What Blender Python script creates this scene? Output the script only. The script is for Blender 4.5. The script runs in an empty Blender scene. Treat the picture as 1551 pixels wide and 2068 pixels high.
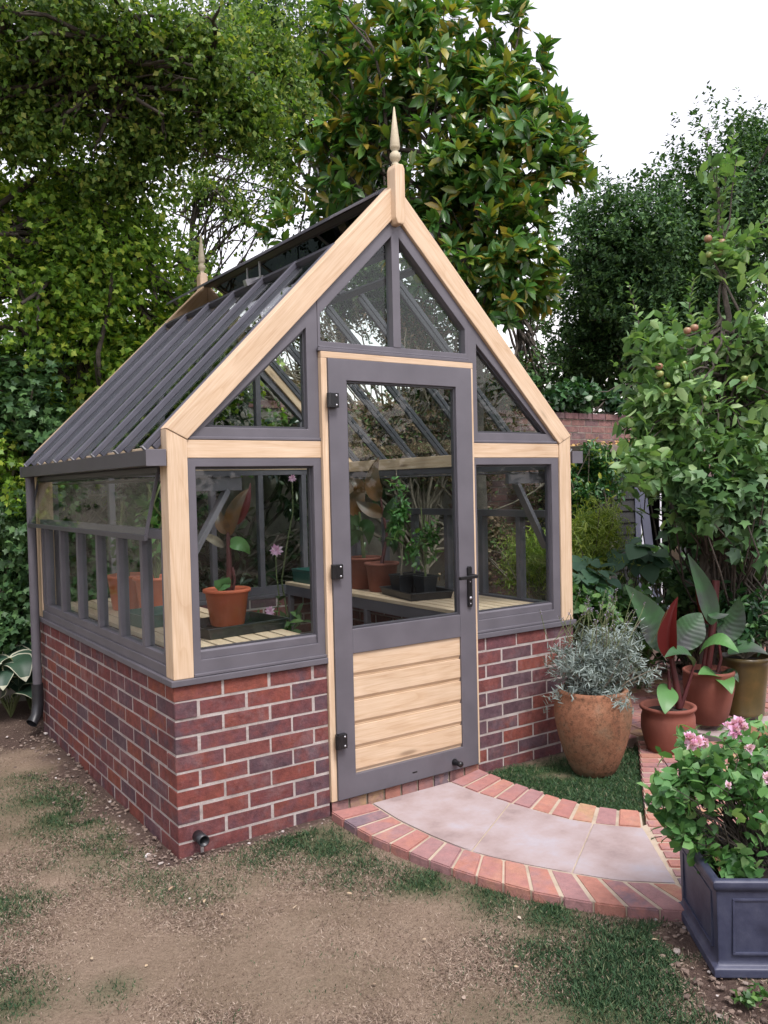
import bpy, bmesh, math, random
import numpy as np
from mathutils import Matrix, Vector
R = math.radians
rnd = random.Random(7)
rng = np.random.default_rng(11)
scene = bpy.context.scene
COL = scene.collection

# ------------------------------------------------------------------ camera
CAM = np.array([-1.2721, -3.4451, 1.5438]); YAW, PITCH, ROLL, FPX = 0.6016, -0.0313, -0.0231, 1721.7
cy_, sy_, cp_, sp_, cr_, sr_ = math.cos(YAW), math.sin(YAW), math.cos(PITCH), math.sin(PITCH), math.cos(ROLL), math.sin(ROLL)
FWD = np.array([sy_*cp_, cy_*cp_, sp_]); _r = np.array([cy_, -sy_, 0.0]); _u = np.cross(_r, FWD)
RGT = cr_*_r + sr_*_u; UPV = -sr_*_r + cr_*_u
cd = bpy.data.cameras.new('camera'); cam = bpy.data.objects.new('camera', cd); COL.objects.link(cam)
M = Matrix.Identity(4)
for i in range(3):
    M[i][0], M[i][1], M[i][2], M[i][3] = RGT[i], UPV[i], -FWD[i], CAM[i]
cam.matrix_world = M
cd.sensor_fit = 'VERTICAL'; cd.sensor_height = 24.0; cd.lens = 24.0*FPX/2068.0
cd.clip_start = 0.05; cd.clip_end = 500
scene.camera = cam

def ray(px, py): return FWD + (px-775.5)/FPX*RGT - (py-1034)/FPX*UPV
def at(px, py, depth): return CAM + ray(px, py)*depth          # survey point: bearing of the photo, distance in metres
def onz(px, py, z=0.0):
    d = ray(px, py); return CAM + d*((z-CAM[2])/d[2])

# ------------------------------------------------------------------ materials
def newmat(name):
    m = bpy.data.materials.new(name); m.use_nodes = True
    nt = m.node_tree; b = nt.nodes['Principled BSDF']; return m, nt, b
def N(nt, typ, **kw):
    n = nt.nodes.new(typ)
    for k, v in kw.items():
        if k in n.inputs.keys() if isinstance(k, str) else False: n.inputs[k].default_value = v
        else: setattr(n, k, v)
    return n
def ramp(nt, fac, stops, interp='LINEAR'):
    n = nt.nodes.new('ShaderNodeValToRGB'); n.color_ramp.interpolation = interp
    e = n.color_ramp.elements
    while len(e) > 1: e.remove(e[-1])
    e[0].position = stops[0][0]; e[0].color = (*stops[0][1], 1)
    for p, c in stops[1:]:
        x = e.new(p); x.color = (*c, 1)
    nt.links.new(fac, n.inputs[0]); return n.outputs[0]
def objco(nt, scale=(1,1,1), obj=True):
    t = nt.nodes.new('ShaderNodeTexCoord'); mp = nt.nodes.new('ShaderNodeMapping'); mp.inputs['Scale'].default_value = scale
    nt.links.new(t.outputs['Object'], mp.inputs[0]); return mp.outputs[0]
def noise(nt, vec, scale, detail=4, rough=.55, dist=0):
    n = nt.nodes.new('ShaderNodeTexNoise'); n.inputs['Scale'].default_value = scale; n.inputs['Detail'].default_value = detail
    n.inputs['Roughness'].default_value = rough; n.inputs['Distortion'].default_value = dist
    if vec is not None: nt.links.new(vec, n.inputs['Vector'])
    return n.outputs['Fac']
def mix(nt, fac, a, b, blend='MIX'):
    n = nt.nodes.new('ShaderNodeMix'); n.data_type = 'RGBA'; n.blend_type = blend
    for s, v in ((n.inputs[0], fac), (n.inputs[6], a), (n.inputs[7], b)):
        if hasattr(v, 'is_linked') or isinstance(v, bpy.types.NodeSocket): nt.links.new(v, s)
        elif isinstance(v, (int, float)): s.default_value = v
        else: s.default_value = (*v, 1)
    return n.outputs[2]
def bump(nt, b, h, strength=.3, dist=.01):
    n = nt.nodes.new('ShaderNodeBump'); n.inputs['Strength'].default_value = strength; n.inputs['Distance'].default_value = dist
    nt.links.new(h, n.inputs['Height']); nt.links.new(n.outputs[0], b.inputs['Normal'])
def island(nt):
    return nt.nodes.new('ShaderNodeNewGeometry').outputs['Random Per Island']

def mat_paint(name, col, rough=.5, var=.12, metallic=0.0):
    m, nt, b = newmat(name)
    n = noise(nt, objco(nt), 6, 5)
    lo = tuple(c*(1-var) for c in col); hi = tuple(c*(1+var) for c in col)
    c = ramp(nt, n, [(.3, lo), (.7, hi)]); nt.links.new(c, b.inputs['Base Color'])
    n2 = noise(nt, objco(nt), 300, 2)
    bump(nt, b, n2, .06, .002)
    b.inputs['Roughness'].default_value = rough; b.inputs['Metallic'].default_value = metallic
    return m
def mat_wood(name, a, bcol, dark, sc=1.0):
    m, nt, b = newmat(name)
    t = nt.nodes.new('ShaderNodeTexCoord'); oi = nt.nodes.new('ShaderNodeObjectInfo')
    ad = nt.nodes.new('ShaderNodeMath'); nt.links.new(oi.outputs['Random'], ad.inputs[0]); nt.links.new(island(nt), ad.inputs[1])
    mu = nt.nodes.new('ShaderNodeMath'); mu.operation = 'MULTIPLY'; mu.inputs[1].default_value = 23.0; nt.links.new(ad.outputs[0], mu.inputs[0])
    sh = nt.nodes.new('ShaderNodeVectorMath'); sh.operation = 'ADD'; nt.links.new(t.outputs['Object'], sh.inputs[0]); nt.links.new(mu.outputs[0], sh.inputs[1])
    def co(scale):
        mp = nt.nodes.new('ShaderNodeMapping'); mp.inputs['Scale'].default_value = scale; nt.links.new(sh.outputs[0], mp.inputs[0]); return mp.outputs[0]
    w = noise(nt, co((1.1*sc, 13*sc, 13*sc)), 2.2, 4, .6, 1.0)
    rings = nt.nodes.new('ShaderNodeMath'); rings.operation = 'MULTIPLY'; rings.inputs[1].default_value = 9.0; nt.links.new(noise(nt, co((.55*sc, 7*sc, 7*sc)), 1.4, 2, .4, .3), rings.inputs[0])
    fr = nt.nodes.new('ShaderNodeMath'); fr.operation = 'FRACT'; nt.links.new(rings.outputs[0], fr.inputs[0])
    c1 = ramp(nt, w, [(.25, dark), (.5, a), (.75, bcol)])
    c2 = ramp(nt, fr.outputs[0], [(0, a), (.55, bcol), (.85, tuple(.55*x+.45*y for x, y in zip(a, dark))), (.97, dark), (1, a)])
    c = mix(nt, .5, c1, c2)
    fine = noise(nt, co((5*sc, 150*sc, 150*sc)), 1.5, 3)
    c = mix(nt, .38, c, ramp(nt, fine, [(.3, dark), (.7, bcol)]))
    vo = nt.nodes.new('ShaderNodeTexVoronoi'); vo.inputs['Scale'].default_value = 1.0; nt.links.new(co((1.7*sc, 8*sc, 8*sc)), vo.inputs['Vector'])
    c = mix(nt, ramp(nt, vo.outputs['Distance'], [(0,(.85,.85,.85)),(.07,(.6,.6,.6)),(.11,(.12,.12,.12)),(.17,(0,0,0))]), c, tuple(.42*x for x in dark))
    tone = ramp(nt, oi.outputs['Random'], [(0, (.90,.88,.86)), (1, (1.0,1.0,1.0))])
    c = mix(nt, 1.0, c, tone, 'MULTIPLY')
    big = noise(nt, sh.outputs[0], 3.5, 3)
    c = mix(nt, .45, c, ramp(nt, big, [(.3, (.74,.70,.66)), (.65, (1,1,1))]), 'MULTIPLY')
    nt.links.new(c, b.inputs['Base Color']); b.inputs['Roughness'].default_value = .62
    bump(nt, b, fine, .15, .002)
    return m
def mat_brick(name, cols, soft=1.0):
    m, nt, b = newmat(name)
    isl = island(nt)
    base = ramp(nt, isl, cols, 'CONSTANT')
    co = objco(nt)
    sh = nt.nodes.new('ShaderNodeVectorMath'); sh.operation = 'ADD'; nt.links.new(co, sh.inputs[0])
    off = nt.nodes.new('ShaderNodeMath'); off.operation = 'MULTIPLY'; off.inputs[1].default_value = 57.0; nt.links.new(isl, off.inputs[0]); nt.links.new(off.outputs[0], sh.inputs[1])
    sv_ = sh.outputs[0]
    r2 = nt.nodes.new('ShaderNodeMath'); r2.operation = 'FRACT'; nt.links.new(off.outputs[0], r2.inputs[0])
    second = ramp(nt, r2.outputs[0], cols, 'CONSTANT')
    c = mix(nt, ramp(nt, noise(nt, sv_, 9, 5, .65), [(.42, (0,0,0)), (.6, (.85,.85,.85))]), base, second)
    n1 = noise(nt, sv_, 26, 6, .7); n2 = noise(nt, co, 95, 5, .72)
    c = mix(nt, .85*soft, c, ramp(nt, n1, [(.28, (.5,.48,.52)), (.5, (.95,.95,.95)), (.74, (1.4,1.25,1.2))]), 'MULTIPLY')
    c = mix(nt, ramp(nt, n2, [(.6, (0,0,0)), (.7, (.65*soft,)*3)]), c, (.045,.03,.035))
    n3 = noise(nt, co, 6, 6, .75)
    c = mix(nt, ramp(nt, n3, [(.52, (0,0,0)), (.75, (.38,.38,.38))]), c, (.30,.23,.23))
    nt.links.new(c, b.inputs['Base Color']); b.inputs['Roughness'].default_value = .9; b.inputs['Specular IOR Level'].default_value = .3
    bump(nt, b, noise(nt, sv_, 55, 6, .75), .8, .006)
    return m
def mat_rough(name, cols, scale=8, rough=.9, bs=.5, bd=.006, bscale=60):
    m, nt, b = newmat(name); co = objco(nt)
    c = ramp(nt, noise(nt, co, scale, 7, .62), cols); nt.links.new(c, b.inputs['Base Color'])
    b.inputs['Roughness'].default_value = rough; bump(nt, b, noise(nt, co, bscale, 6, .7), bs, bd)
    return m
def mat_leaf(name, stops, rough=.45, trans=.25, spec=.5, patch=None):
    m, nt, b = newmat(name)
    c = ramp(nt, island(nt), stops)
    if patch:
        c = mix(nt, ramp(nt, noise(nt, objco(nt), patch[0], 3), [(.4, (0,0,0)), (.66, (.75,.75,.75))]), c, patch[1])
    nt.links.new(c, b.inputs['Base Color']); b.inputs['Roughness'].default_value = rough
    b.inputs['Specular IOR Level'].default_value = spec
    if trans > 0:
        t = nt.nodes.new('ShaderNodeBsdfTranslucent')
        tc = mix(nt, 1.0, c, (1.25, 1.35, .6), 'MULTIPLY'); nt.links.new(tc, t.inputs['Color'])
        ms = nt.nodes.new('ShaderNodeMixShader'); ms.inputs[0].default_value = trans
        nt.links.new(b.outputs[0], ms.inputs[1]); nt.links.new(t.outputs[0], ms.inputs[2])
        nt.links.new(ms.outputs[0], nt.nodes['Material Output'].inputs['Surface'])
    return m
def mat_glass(name, tint=(.93,.96,.95), ior=1.5):
    m = bpy.data.materials.new(name); m.use_nodes = True; nt = m.node_tree; nt.nodes.clear()
    out = nt.nodes.new('ShaderNodeOutputMaterial'); tr = nt.nodes.new('ShaderNodeBsdfTransparent'); tr.inputs[0].default_value = (*tint, 1)
    gl = nt.nodes.new('ShaderNodeBsdfGlossy'); gl.inputs['Roughness'].default_value = .01
    lw = nt.nodes.new('ShaderNodeLayerWeight'); lw.inputs['Blend'].default_value = .5
    pw = nt.nodes.new('ShaderNodeMath'); pw.operation = 'POWER'; pw.inputs[1].default_value = 5; nt.links.new(lw.outputs['Facing'], pw.inputs[0])
    fr = nt.nodes.new('ShaderNodeMath'); fr.operation = 'MULTIPLY_ADD'; fr.inputs[1].default_value = .62; fr.inputs[2].default_value = .025; nt.links.new(pw.outputs[0], fr.inputs[0])
    ms = nt.nodes.new('ShaderNodeMixShader')
    nt.links.new(fr.outputs[0], ms.inputs[0]); nt.links.new(tr.outputs[0], ms.inputs[1]); nt.links.new(gl.outputs[0], ms.inputs[2])
    nt.links.new(ms.outputs[0], out.inputs['Surface'])
    return m

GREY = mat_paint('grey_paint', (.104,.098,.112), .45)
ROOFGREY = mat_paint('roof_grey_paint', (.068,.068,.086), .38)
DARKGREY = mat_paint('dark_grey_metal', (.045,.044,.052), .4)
BLACK = mat_paint('black_metal', (.008,.008,.009), .35)
STEEL = mat_paint('steel', (.45,.45,.47), .35, metallic=.8)
WOOD = mat_wood('pine', (.60,.445,.295), (.69,.55,.40), (.46,.305,.175))
WOODSLAT = mat_wood('pine_slat', (.60,.45,.31), (.68,.54,.40), (.46,.32,.2))
FINIAL = mat_wood('finial_wood', (.46,.41,.28), (.54,.49,.35), (.38,.33,.22))
BRICK = mat_brick('brick', [(0,(.165,.055,.048)),(.13,(.135,.057,.062)),(.3,(.10,.06,.072)),(.42,(.19,.057,.043)),(.53,(.15,.052,.052)),(.62,(.125,.054,.062)),(.68,(.09,.052,.062)),(.78,(.15,.046,.043)),(.94,(.21,.066,.042))])
BRICKPAVE = mat_brick('paving_brick', soft=.5, cols=[(0,(.33,.155,.135)),(.2,(.29,.16,.155)),(.4,(.36,.165,.125)),(.56,(.17,.125,.145)),(.66,(.38,.19,.135)),(.8,(.30,.165,.16)),(.93,(.38,.25,.14))])
MORTAR = mat_rough('mortar', [(.25,(.21,.175,.16)),(.42,(.345,.30,.275)),(.6,(.43,.385,.36)),(.8,(.50,.45,.42))], 9, .95, .9, .006, 70)
MORTARPAVE = mat_rough('paving_mortar', [(.25,(.26,.21,.16)),(.5,(.38,.31,.23)),(.8,(.45,.38,.30))], 10, .95, .6, .004, 90)
OLDBRICK = mat_brick('old_brick', [(0,(.20,.11,.10)),(.25,(.16,.09,.09)),(.5,(.22,.12,.10)),(.75,(.13,.085,.085))])
OLDMORTAR = mat_rough('old_mortar', [(.3,(.16,.15,.12)),(.7,(.30,.27,.23))], 8)
SLAB = mat_rough('sandstone', [(.25,(.20,.148,.14)),(.42,(.285,.222,.21)),(.55,(.32,.265,.26)),(.66,(.325,.295,.31)),(.8,(.38,.335,.33))], 4.5, .85, .35, .004, 35)
def mat_urn():
    m, nt, b = newmat('terracotta_old'); co = objco(nt)
    c = ramp(nt, noise(nt, co, 6, 7, .7), [(.30,(.14,.072,.045)),(.43,(.24,.11,.062)),(.55,(.29,.138,.08)),(.72,(.28,.19,.135))])
    c = mix(nt, ramp(nt, noise(nt, co, 45, 6, .8), [(.48,(0,0,0)),(.62,(.8,.8,.8))]), c, (.085,.05,.03))
    c = mix(nt, ramp(nt, noise(nt, co, 3, 4, .6), [(.5,(0,0,0)),(.72,(.6,.6,.6))]), c, (.13,.115,.07))
    nt.links.new(c, b.inputs['Base Color']); b.inputs['Roughness'].default_value = .95; b.inputs['Specular IOR Level'].default_value = .2; bump(nt, b, noise(nt, co, 60, 7, .8), .8, .008); return m
TERRA = mat_urn()
TERRA2 = mat_rough('terracotta_red', [(.25,(.125,.037,.024)),(.55,(.18,.054,.034)),(.72,(.205,.07,.047)),(.85,(.22,.10,.068))], 5, .8, .25, .003, 50)
PLASTICPOT = mat_rough('orange_plastic', [(.3,(.54,.115,.05)),(.7,(.60,.145,.065))], 6, .45, .08, .002, 80)
GLAZE = mat_rough('brown_glaze', [(.2,(.035,.032,.018)),(.5,(.085,.06,.022)),(.75,(.15,.085,.03))], 5, .3, .15, .004, 30)
LEAD = mat_rough('lead', [(.25,(.020,.023,.045)),(.45,(.036,.041,.075)),(.62,(.055,.061,.098)),(.8,(.10,.108,.135))], 11, .5, .25, .003, 70)
SOIL = mat_rough('potting_soil', [(.3,(.012,.009,.007)),(.7,(.04,.028,.02))], 40, 1, .8, .01, 120)
BLACKPLASTIC = mat_rough('black_plastic', [(.3,(.012,.013,.015)),(.7,(.022,.023,.027))], 20, .4, .1, .002, 90)
GREENPLASTIC = mat_rough('green_plastic', [(.3,(.008,.06,.05)),(.7,(.012,.085,.07))], 20, .4, .1, .002, 90)
BARK = mat_rough('bark', [(.25,(.03,.025,.02)),(.55,(.07,.058,.046)),(.8,(.13,.11,.09))], 14, .95, .8, .01, 60)
TWIG = mat_rough('twig', [(.3,(.09,.075,.055)),(.7,(.2,.17,.125))], 20, .9, .4, .004, 90)
SHEDWOOD = mat_rough('dark_shed_board', [(.3,(.014,.015,.015)),(.7,(.032,.034,.031))], 10, .8, .4, .004, 60)
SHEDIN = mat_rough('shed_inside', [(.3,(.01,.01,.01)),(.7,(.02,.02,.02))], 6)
FELT = mat_rough('roof_felt', [(.3,(.12,.10,.085)),(.7,(.2,.165,.13))], 12, .95, .5, .005, 80)
PALEWOOD = mat_wood('pale_board', (.50,.36,.25), (.58,.44,.32), (.36,.25,.17), 2)
GREYWOOD = mat_wood('weathered_wood', (.14,.115,.095), (.2,.17,.14), (.07,.058,.05), 2)
BLUEBOARD = mat_paint('blue_board', (.05,.055,.085), .6)
SLITWHITE = mat_paint('slit_white', (.75,.75,.78), .5)
GLASS = mat_glass('glass')
VENTGLASS = mat_glass('vent_glass', (.10,.115,.11))
STEMRED = mat_rough('red_stem', [(.3,(.045,.008,.010)),(.7,(.085,.015,.015))], 9, .5, .15, .003, 60)
STEMGREEN = mat_rough('green_stem', [(.3,(.07,.10,.03)),(.7,(.13,.15,.06))], 12, .6, .15, .003, 60)
BRUSHBROWN = mat_rough('rust', [(.3,(.10,.05,.02)),(.7,(.19,.10,.045))], 14, .8, .3, .003, 60)

# leaves: darker-to-lighter variation is per leaf
L_MAPLE = mat_leaf('maple_leaf', [(0, (0.068, 0.1357, 0.0223)), (0.35, (0.1247, 0.2455, 0.0337)), (0.65, (0.2039, 0.3508, 0.0486)), (0.85, (0.3172, 0.4444, 0.0654)), (1, (0.4531, 0.5144, 0.0749))], .5, .42, .35)
L_BIRCH = mat_leaf('birch_leaf', [(0, (0.05, 0.1076, 0.0228)), (0.5, (0.1001, 0.1857, 0.0326)), (0.85, (0.1803, 0.264, 0.0489)), (1, (0.3005, 0.3323, 0.0732))], .5, .42, .35)
L_DARK = mat_leaf('dark_leaf', [(0, (0.0272, 0.0616, 0.0233)), (0.6, (0.0497, 0.1099, 0.0349)), (1, (0.1019, 0.1869, 0.0543))], .5, .25, .3)
L_MAG = mat_leaf('magnolia_leaf', [(0, (0.0411, 0.1079, 0.0292)), (0.35, (0.0615, 0.1619, 0.0356)), (0.62, (0.0939, 0.2067, 0.0389)), (0.74, (0.1451, 0.2157, 0.0356)), (0.88, (0.2221, 0.2249, 0.0323)), (1, (0.2904, 0.2157, 0.0389))], .3, .28, .6)
L_OAK = mat_leaf('holm_oak_leaf', [(0, (0.0193, 0.0484, 0.0188)), (0.45, (0.0386, 0.0906, 0.0323)), (0.8, (0.0695, 0.1512, 0.0484)), (1, (0.1255, 0.2216, 0.0605))], .5, .25, .25)
L_IVY = mat_leaf('ivy_leaf', [(0, (0.015, 0.05, 0.0225)), (0.6, (0.035, 0.1063, 0.0325)), (1, (0.075, 0.1625, 0.05))], .4, .2)
L_RHODO = mat_leaf('laurel_leaf', [(0, (0.0176, 0.0418, 0.0198)), (0.5, (0.033, 0.0682, 0.0275)), (0.9, (0.0605, 0.1045, 0.0418)), (1, (0.132, 0.165, 0.077))], .3, .15, .6)
L_BROWN = mat_leaf('brown_twig_leaf', [(0, (0.072, 0.048, 0.03)), (0.4, (0.168, 0.114, 0.072)), (0.7, (0.264, 0.192, 0.126)), (0.8, (0.06, 0.108, 0.036)), (1, (0.108, 0.156, 0.06))], .8, .2, .2)
L_FEATHER = mat_leaf('feathery_leaf', [(0, (0.1127, 0.1852, 0.0258)), (0.5, (0.1932, 0.2737, 0.0402)), (1, (0.322, 0.3864, 0.0644))], .6, .35)
L_VINE = mat_leaf('vine_leaf', [(0, (0.0397, 0.0991, 0.0595)), (0.6, (0.0661, 0.1455, 0.0794)), (1, (0.1058, 0.1917, 0.0991))], .55, .25)
L_BRIGHT = mat_leaf('bramble_leaf', [(0, (0.0325, 0.0845, 0.026)), (0.6, (0.065, 0.1625, 0.039)), (1, (0.13, 0.247, 0.0585))], .5, .3)
L_YELLOWTIP = mat_leaf('spotted_shrub_leaf', [(0, (0.0168, 0.063, 0.0196)), (0.75, (0.042, 0.133, 0.035)), (0.88, (0.084, 0.182, 0.035)), (1, (0.35, 0.364, 0.042))], .45, .25)
L_APPLE = mat_leaf('apple_leaf', [(0, (0.0782, 0.1682, 0.0581)), (0.45, (0.1301, 0.2475, 0.0814)), (0.8, (0.2081, 0.3367, 0.1163)), (1, (0.3297, 0.4556, 0.2132))], .5, .3)
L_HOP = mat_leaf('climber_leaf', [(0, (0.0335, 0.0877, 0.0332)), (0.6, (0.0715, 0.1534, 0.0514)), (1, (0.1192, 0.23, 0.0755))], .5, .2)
L_LAV = mat_leaf('lavender_leaf', [(0, (0.126, 0.1582, 0.1439)), (0.5, (0.2132, 0.267, 0.2494)), (1, (0.3198, 0.3758, 0.3454))], .7, .15, .2)
L_LAVFL = mat_leaf('lavender_flower', [(0,(.18,.15,.22)),(1,(.32,.28,.38))], .8, .1, .2)
L_ROSE = mat_leaf('rose_leaf', [(0, (0.0522, 0.1478, 0.0434)), (0.5, (0.0958, 0.235, 0.0696)), (0.85, (0.1478, 0.3044, 0.0958)), (1, (0.261, 0.4002, 0.1478))], .45, .28)
PETAL = mat_leaf('pink_petal', [(0,(.62,.28,.48)),(.5,(.72,.45,.65)),(1,(.82,.65,.80))], .6, .3, .3)
PETALW = mat_leaf('pale_petal', [(0,(.70,.45,.62)),(1,(.80,.68,.78))], .6, .3, .3)
CANNAG = mat_leaf('canna_green', [(0,(.04,.10,.045)),(1,(.06,.13,.055))], .5, .22, .3, (5, (.062,.05,.07)))
CANNAR = mat_leaf('canna_red', [(0, (0.084, 0.0072, 0.0084)), (1, (0.12, 0.012, 0.0108))], .4, .35)
CANNADK = mat_leaf('canna_bronze', [(0,(.035,.028,.018)),(1,(.07,.045,.02))], .4, .3, .5, (7, (.14,.06,.015)))
HOSTAG = mat_leaf('hosta_leaf', [(0,(.02,.055,.035)),(1,(.04,.085,.05))], .5, .15)
HOSTAW = mat_leaf('hosta_margin', [(0,(.36,.38,.26)),(1,(.5,.5,.38))], .55, .2)
APPLEM = mat_rough('apple_skin', [(.3,(.16,.22,.05)),(.55,(.24,.28,.08)),(.75,(.36,.20,.12))], 9, .4, .05, .002, 40)
APPLER = mat_rough('apple_blush', [(.35,(.22,.20,.07)),(.6,(.28,.13,.085))], 9, .4, .05, .002, 40)

# ------------------------------------------------------------------ object helpers
WM = {}
def _link(o, parent, world):
    COL.objects.link(o); o.parent = parent
    if parent is not None: o.matrix_parent_inverse = WM[parent.name].inverted()
    o.matrix_basis = world; WM[o.name] = world.copy()
def thing(name, label, cat, loc=(0,0,0), group=None):
    o = bpy.data.objects.new(name, None); o.empty_display_size = .1
    _link(o, None, Matrix.Translation(Vector([float(c) for c in loc])))
    tag(o, label, cat, group); return o
def tag(o, label, cat, group=None):
    o['label'] = label; o['category'] = cat
    if group: o['group'] = group
def origin_of(o): return WM[o.name].to_translation()
def mk(name, bm, mats, parent=None, smooth=False, rot=None, org=None, bevel=0.0):
    if bevel > 0:
        bmesh.ops.bevel(bm, geom=list(bm.edges), offset=bevel, segments=2, affect='EDGES', clamp_overlap=True, profile=.6)
    bmesh.ops.recalc_face_normals(bm, faces=bm.faces)
    if org is None:
        s = Vector((0,0,0))
        for v in bm.verts: s += v.co
        org = s/max(1, len(bm.verts))
    W = Matrix.Translation(Vector([float(c) for c in org]))
    if rot is not None: W = W @ rot.to_4x4()
    bmesh.ops.transform(bm, matrix=W.inverted(), verts=bm.verts)
    me = bpy.data.meshes.new(name); bm.to_mesh(me); bm.free()
    for m in (mats if isinstance(mats, (list, tuple)) else [mats]): me.materials.append(m)
    if smooth: me.polygons.foreach_set('use_smooth', [True]*len(me.polygons))
    o = bpy.data.objects.new(name, me); _link(o, parent, W); return o
def npmesh(name, V, F, mats, parent=None, smooth=False, org=None, mi=None, col=None):
    """V (n,3) world, F list of (m,k) index arrays"""
    V = np.asarray(V, float)
    if org is None: org = V.mean(0)
    W = Matrix.Translation(Vector([float(c) for c in org]))
    me = bpy.data.meshes.new(name)
    V = V - np.array(org)
    me.vertices.add(len(V)); me.vertices.foreach_set('co', V.astype(np.float32).ravel())
    li = np.concatenate([f.ravel() for f in F]).astype(np.int32)
    tot = np.concatenate([np.full(len(f), f.shape[1]) for f in F])
    st = np.concatenate([[0], np.cumsum(tot)[:-1]]).astype(np.int32)
    me.loops.add(len(li)); me.loops.foreach_set('vertex_index', li)
    me.polygons.add(len(tot)); me.polygons.foreach_set('loop_start', st)
    if mi is not None: me.polygons.foreach_set('material_index', np.asarray(mi, np.int32))
    if smooth: me.polygons.foreach_set('use_smooth', np.ones(len(tot), bool))
    me.update(calc_edges=True)
    if col is not None:
        a = me.color_attributes.new('tint', 'FLOAT_COLOR', 'POINT')
        a.data.foreach_set('color', np.concatenate([col, np.ones((len(V),1))], 1).astype(np.float32).ravel())
    for m in (mats if isinstance(mats, (list, tuple)) else [mats]): me.materials.append(m)
    o = bpy.data.objects.new(name, me); _link(o, parent, W); return o
def box(bm, x0, x1, y0, y1, z0, z1, mi=0):
    v = [bm.verts.new(c) for c in ((x0,y0,z0),(x1,y0,z0),(x1,y1,z0),(x0,y1,z0),(x0,y0,z1),(x1,y0,z1),(x1,y1,z1),(x0,y1,z1))]
    for f in ((3,2,1,0),(4,5,6,7),(0,1,5,4),(1,2,6,5),(2,3,7,6),(3,0,4,7)):
        bm.faces.new([v[i] for i in f]).material_index = mi
def prism(bm, pts, y0, y1, axis='y'):
    """polygon in (x,z) swept along y, or in (y,z) swept along x"""
    f = (lambda a, t, b: (a, t, b)) if axis == 'y' else (lambda a, t, b: (t, a, b))
    A = [bm.verts.new(f(p[0], y0, p[1])) for p in pts]; B = [bm.verts.new(f(p[0], y1, p[1])) for p in pts]
    n = len(pts); bm.faces.new(A); bm.faces.new(B[::-1])
    for i in range(n): bm.faces.new((A[i], B[i], B[(i+1)%n], A[(i+1)%n]))
def obox(bm, c, ax, ay, az, hx, hy, hz):
    """box centred at c with half sizes along unit axes"""
    c, ax, ay, az = map(Vector, (c, ax, ay, az))
    v = []
    for k in (-1, 1):
        for i, j in ((-1,-1),(1,-1),(1,1),(-1,1)): v.append(bm.verts.new(c + ax*hx*i + ay*hy*j + az*hz*k))
    for f in ((3,2,1,0),(4,5,6,7),(0,1,5,4),(1,2,6,5),(2,3,7,6),(3,0,4,7)): bm.faces.new([v[i] for i in f])
def bar(bm, p0, p1, w, h, up=(0,0,1)):
    p0, p1, up = Vector(p0), Vector(p1), Vector(up); ax = (p1-p0).normalized(); ay = up.cross(ax).normalized(); az = ax.cross(ay)
    obox(bm, (p0+p1)/2, ax, ay, az, (p1-p0).length/2, w/2, h/2)
def lathe(bm, prof, c=(0,0,0), seg=32, mi=0):
    rings = []
    for r, z in prof:
        rings.append([bm.verts.new((c[0]+r*math.cos(2*math.pi*i/seg), c[1]+r*math.sin(2*math.pi*i/seg), c[2]+z)) for i in range(seg)])
    for a, b in zip(rings, rings[1:]):
        for i in range(seg): bm.faces.new((a[i], a[(i+1)%seg], b[(i+1)%seg], b[i])).material_index = mi
    if prof[0][0] > 1e-4: bm.faces.new(rings[0][::-1]).material_index = mi
    if prof[-1][0] > 1e-4: bm.faces.new(rings[-1]).material_index = mi
def roty(a):    # local x turned in the xz plane by a (rise)
    return Matrix(((math.cos(a),0,-math.sin(a)),(0,1,0),(math.sin(a),0,math.cos(a))))
ROTZ90 = Matrix(((0,-1,0),(1,0,0),(0,0,1)))
VERT = roty(R(90))

# ------------------------------------------------------------------ foliage helpers
def nrm(a): return a/np.maximum(np.linalg.norm(a, axis=-1, keepdims=True), 1e-9)
T_OVAL = (np.array([(0,0,0),(.24,.40,.05),(.24,0,0),(.24,-.40,.05),(.68,.42,.02),(.68,0,-.035),(.68,-.42,.02),(1,0,-.13)]),
          [np.array([(0,2,1),(0,3,2),(4,5,7),(5,6,7)]), np.array([(1,2,5,4),(2,3,6,5)])])
T_DIA = (np.array([(0,0,0),(.45,.5,.07),(1,0,-.08),(.45,-.5,.07)]), [np.array([(0,1,2),(0,2,3)])])
_mp = [(0,0,0),(.02,.30,-.02),(.26,.28,.02),(.42,.52,-.04),(.6,.2,.03),(1,0,-.08),(.6,-.2,.03),(.42,-.52,-.04),(.26,-.28,.02),(.02,-.30,-.02),(.33,0,.0)]
T_MAPLE = (np.array(_mp), [np.array([(10,i,(i+1)%10) for i in range(10)])])
T_HEART = (np.array([(0.06,0,0),(-.04,.28,.03),(.3,.5,.06),(.7,.3,.0),(1,0,-.12),(.7,-.3,.0),(.3,-.5,.06),(-.04,-.28,.03),(.4,0,-.0)]),
           [np.array([(8,i,(i+1)%8) for i in range(8)])])
T_STRIP = (np.array([(0,.5,0),(0,-.5,0),(.55,-.5,.03),(.55,.5,.03),(1,0,-.03)]), [np.array([(0,1,2,3)]), np.array([(3,2,4)])])
def leaf_arrays(T, pos, d, n, L, W):
    d = nrm(d); n = nrm(n - d*(n*d).sum(-1, keepdims=True)); s = np.cross(n, d)
    v = T[0]
    L = L[:,None,None]; W = W[:,None,None]
    V = pos[:,None,:] + d[:,None,:]*v[None,:,0:1]*L + s[:,None,:]*v[None,:,1:2]*W + n[:,None,:]*v[None,:,2:3]*L
    return V
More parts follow.
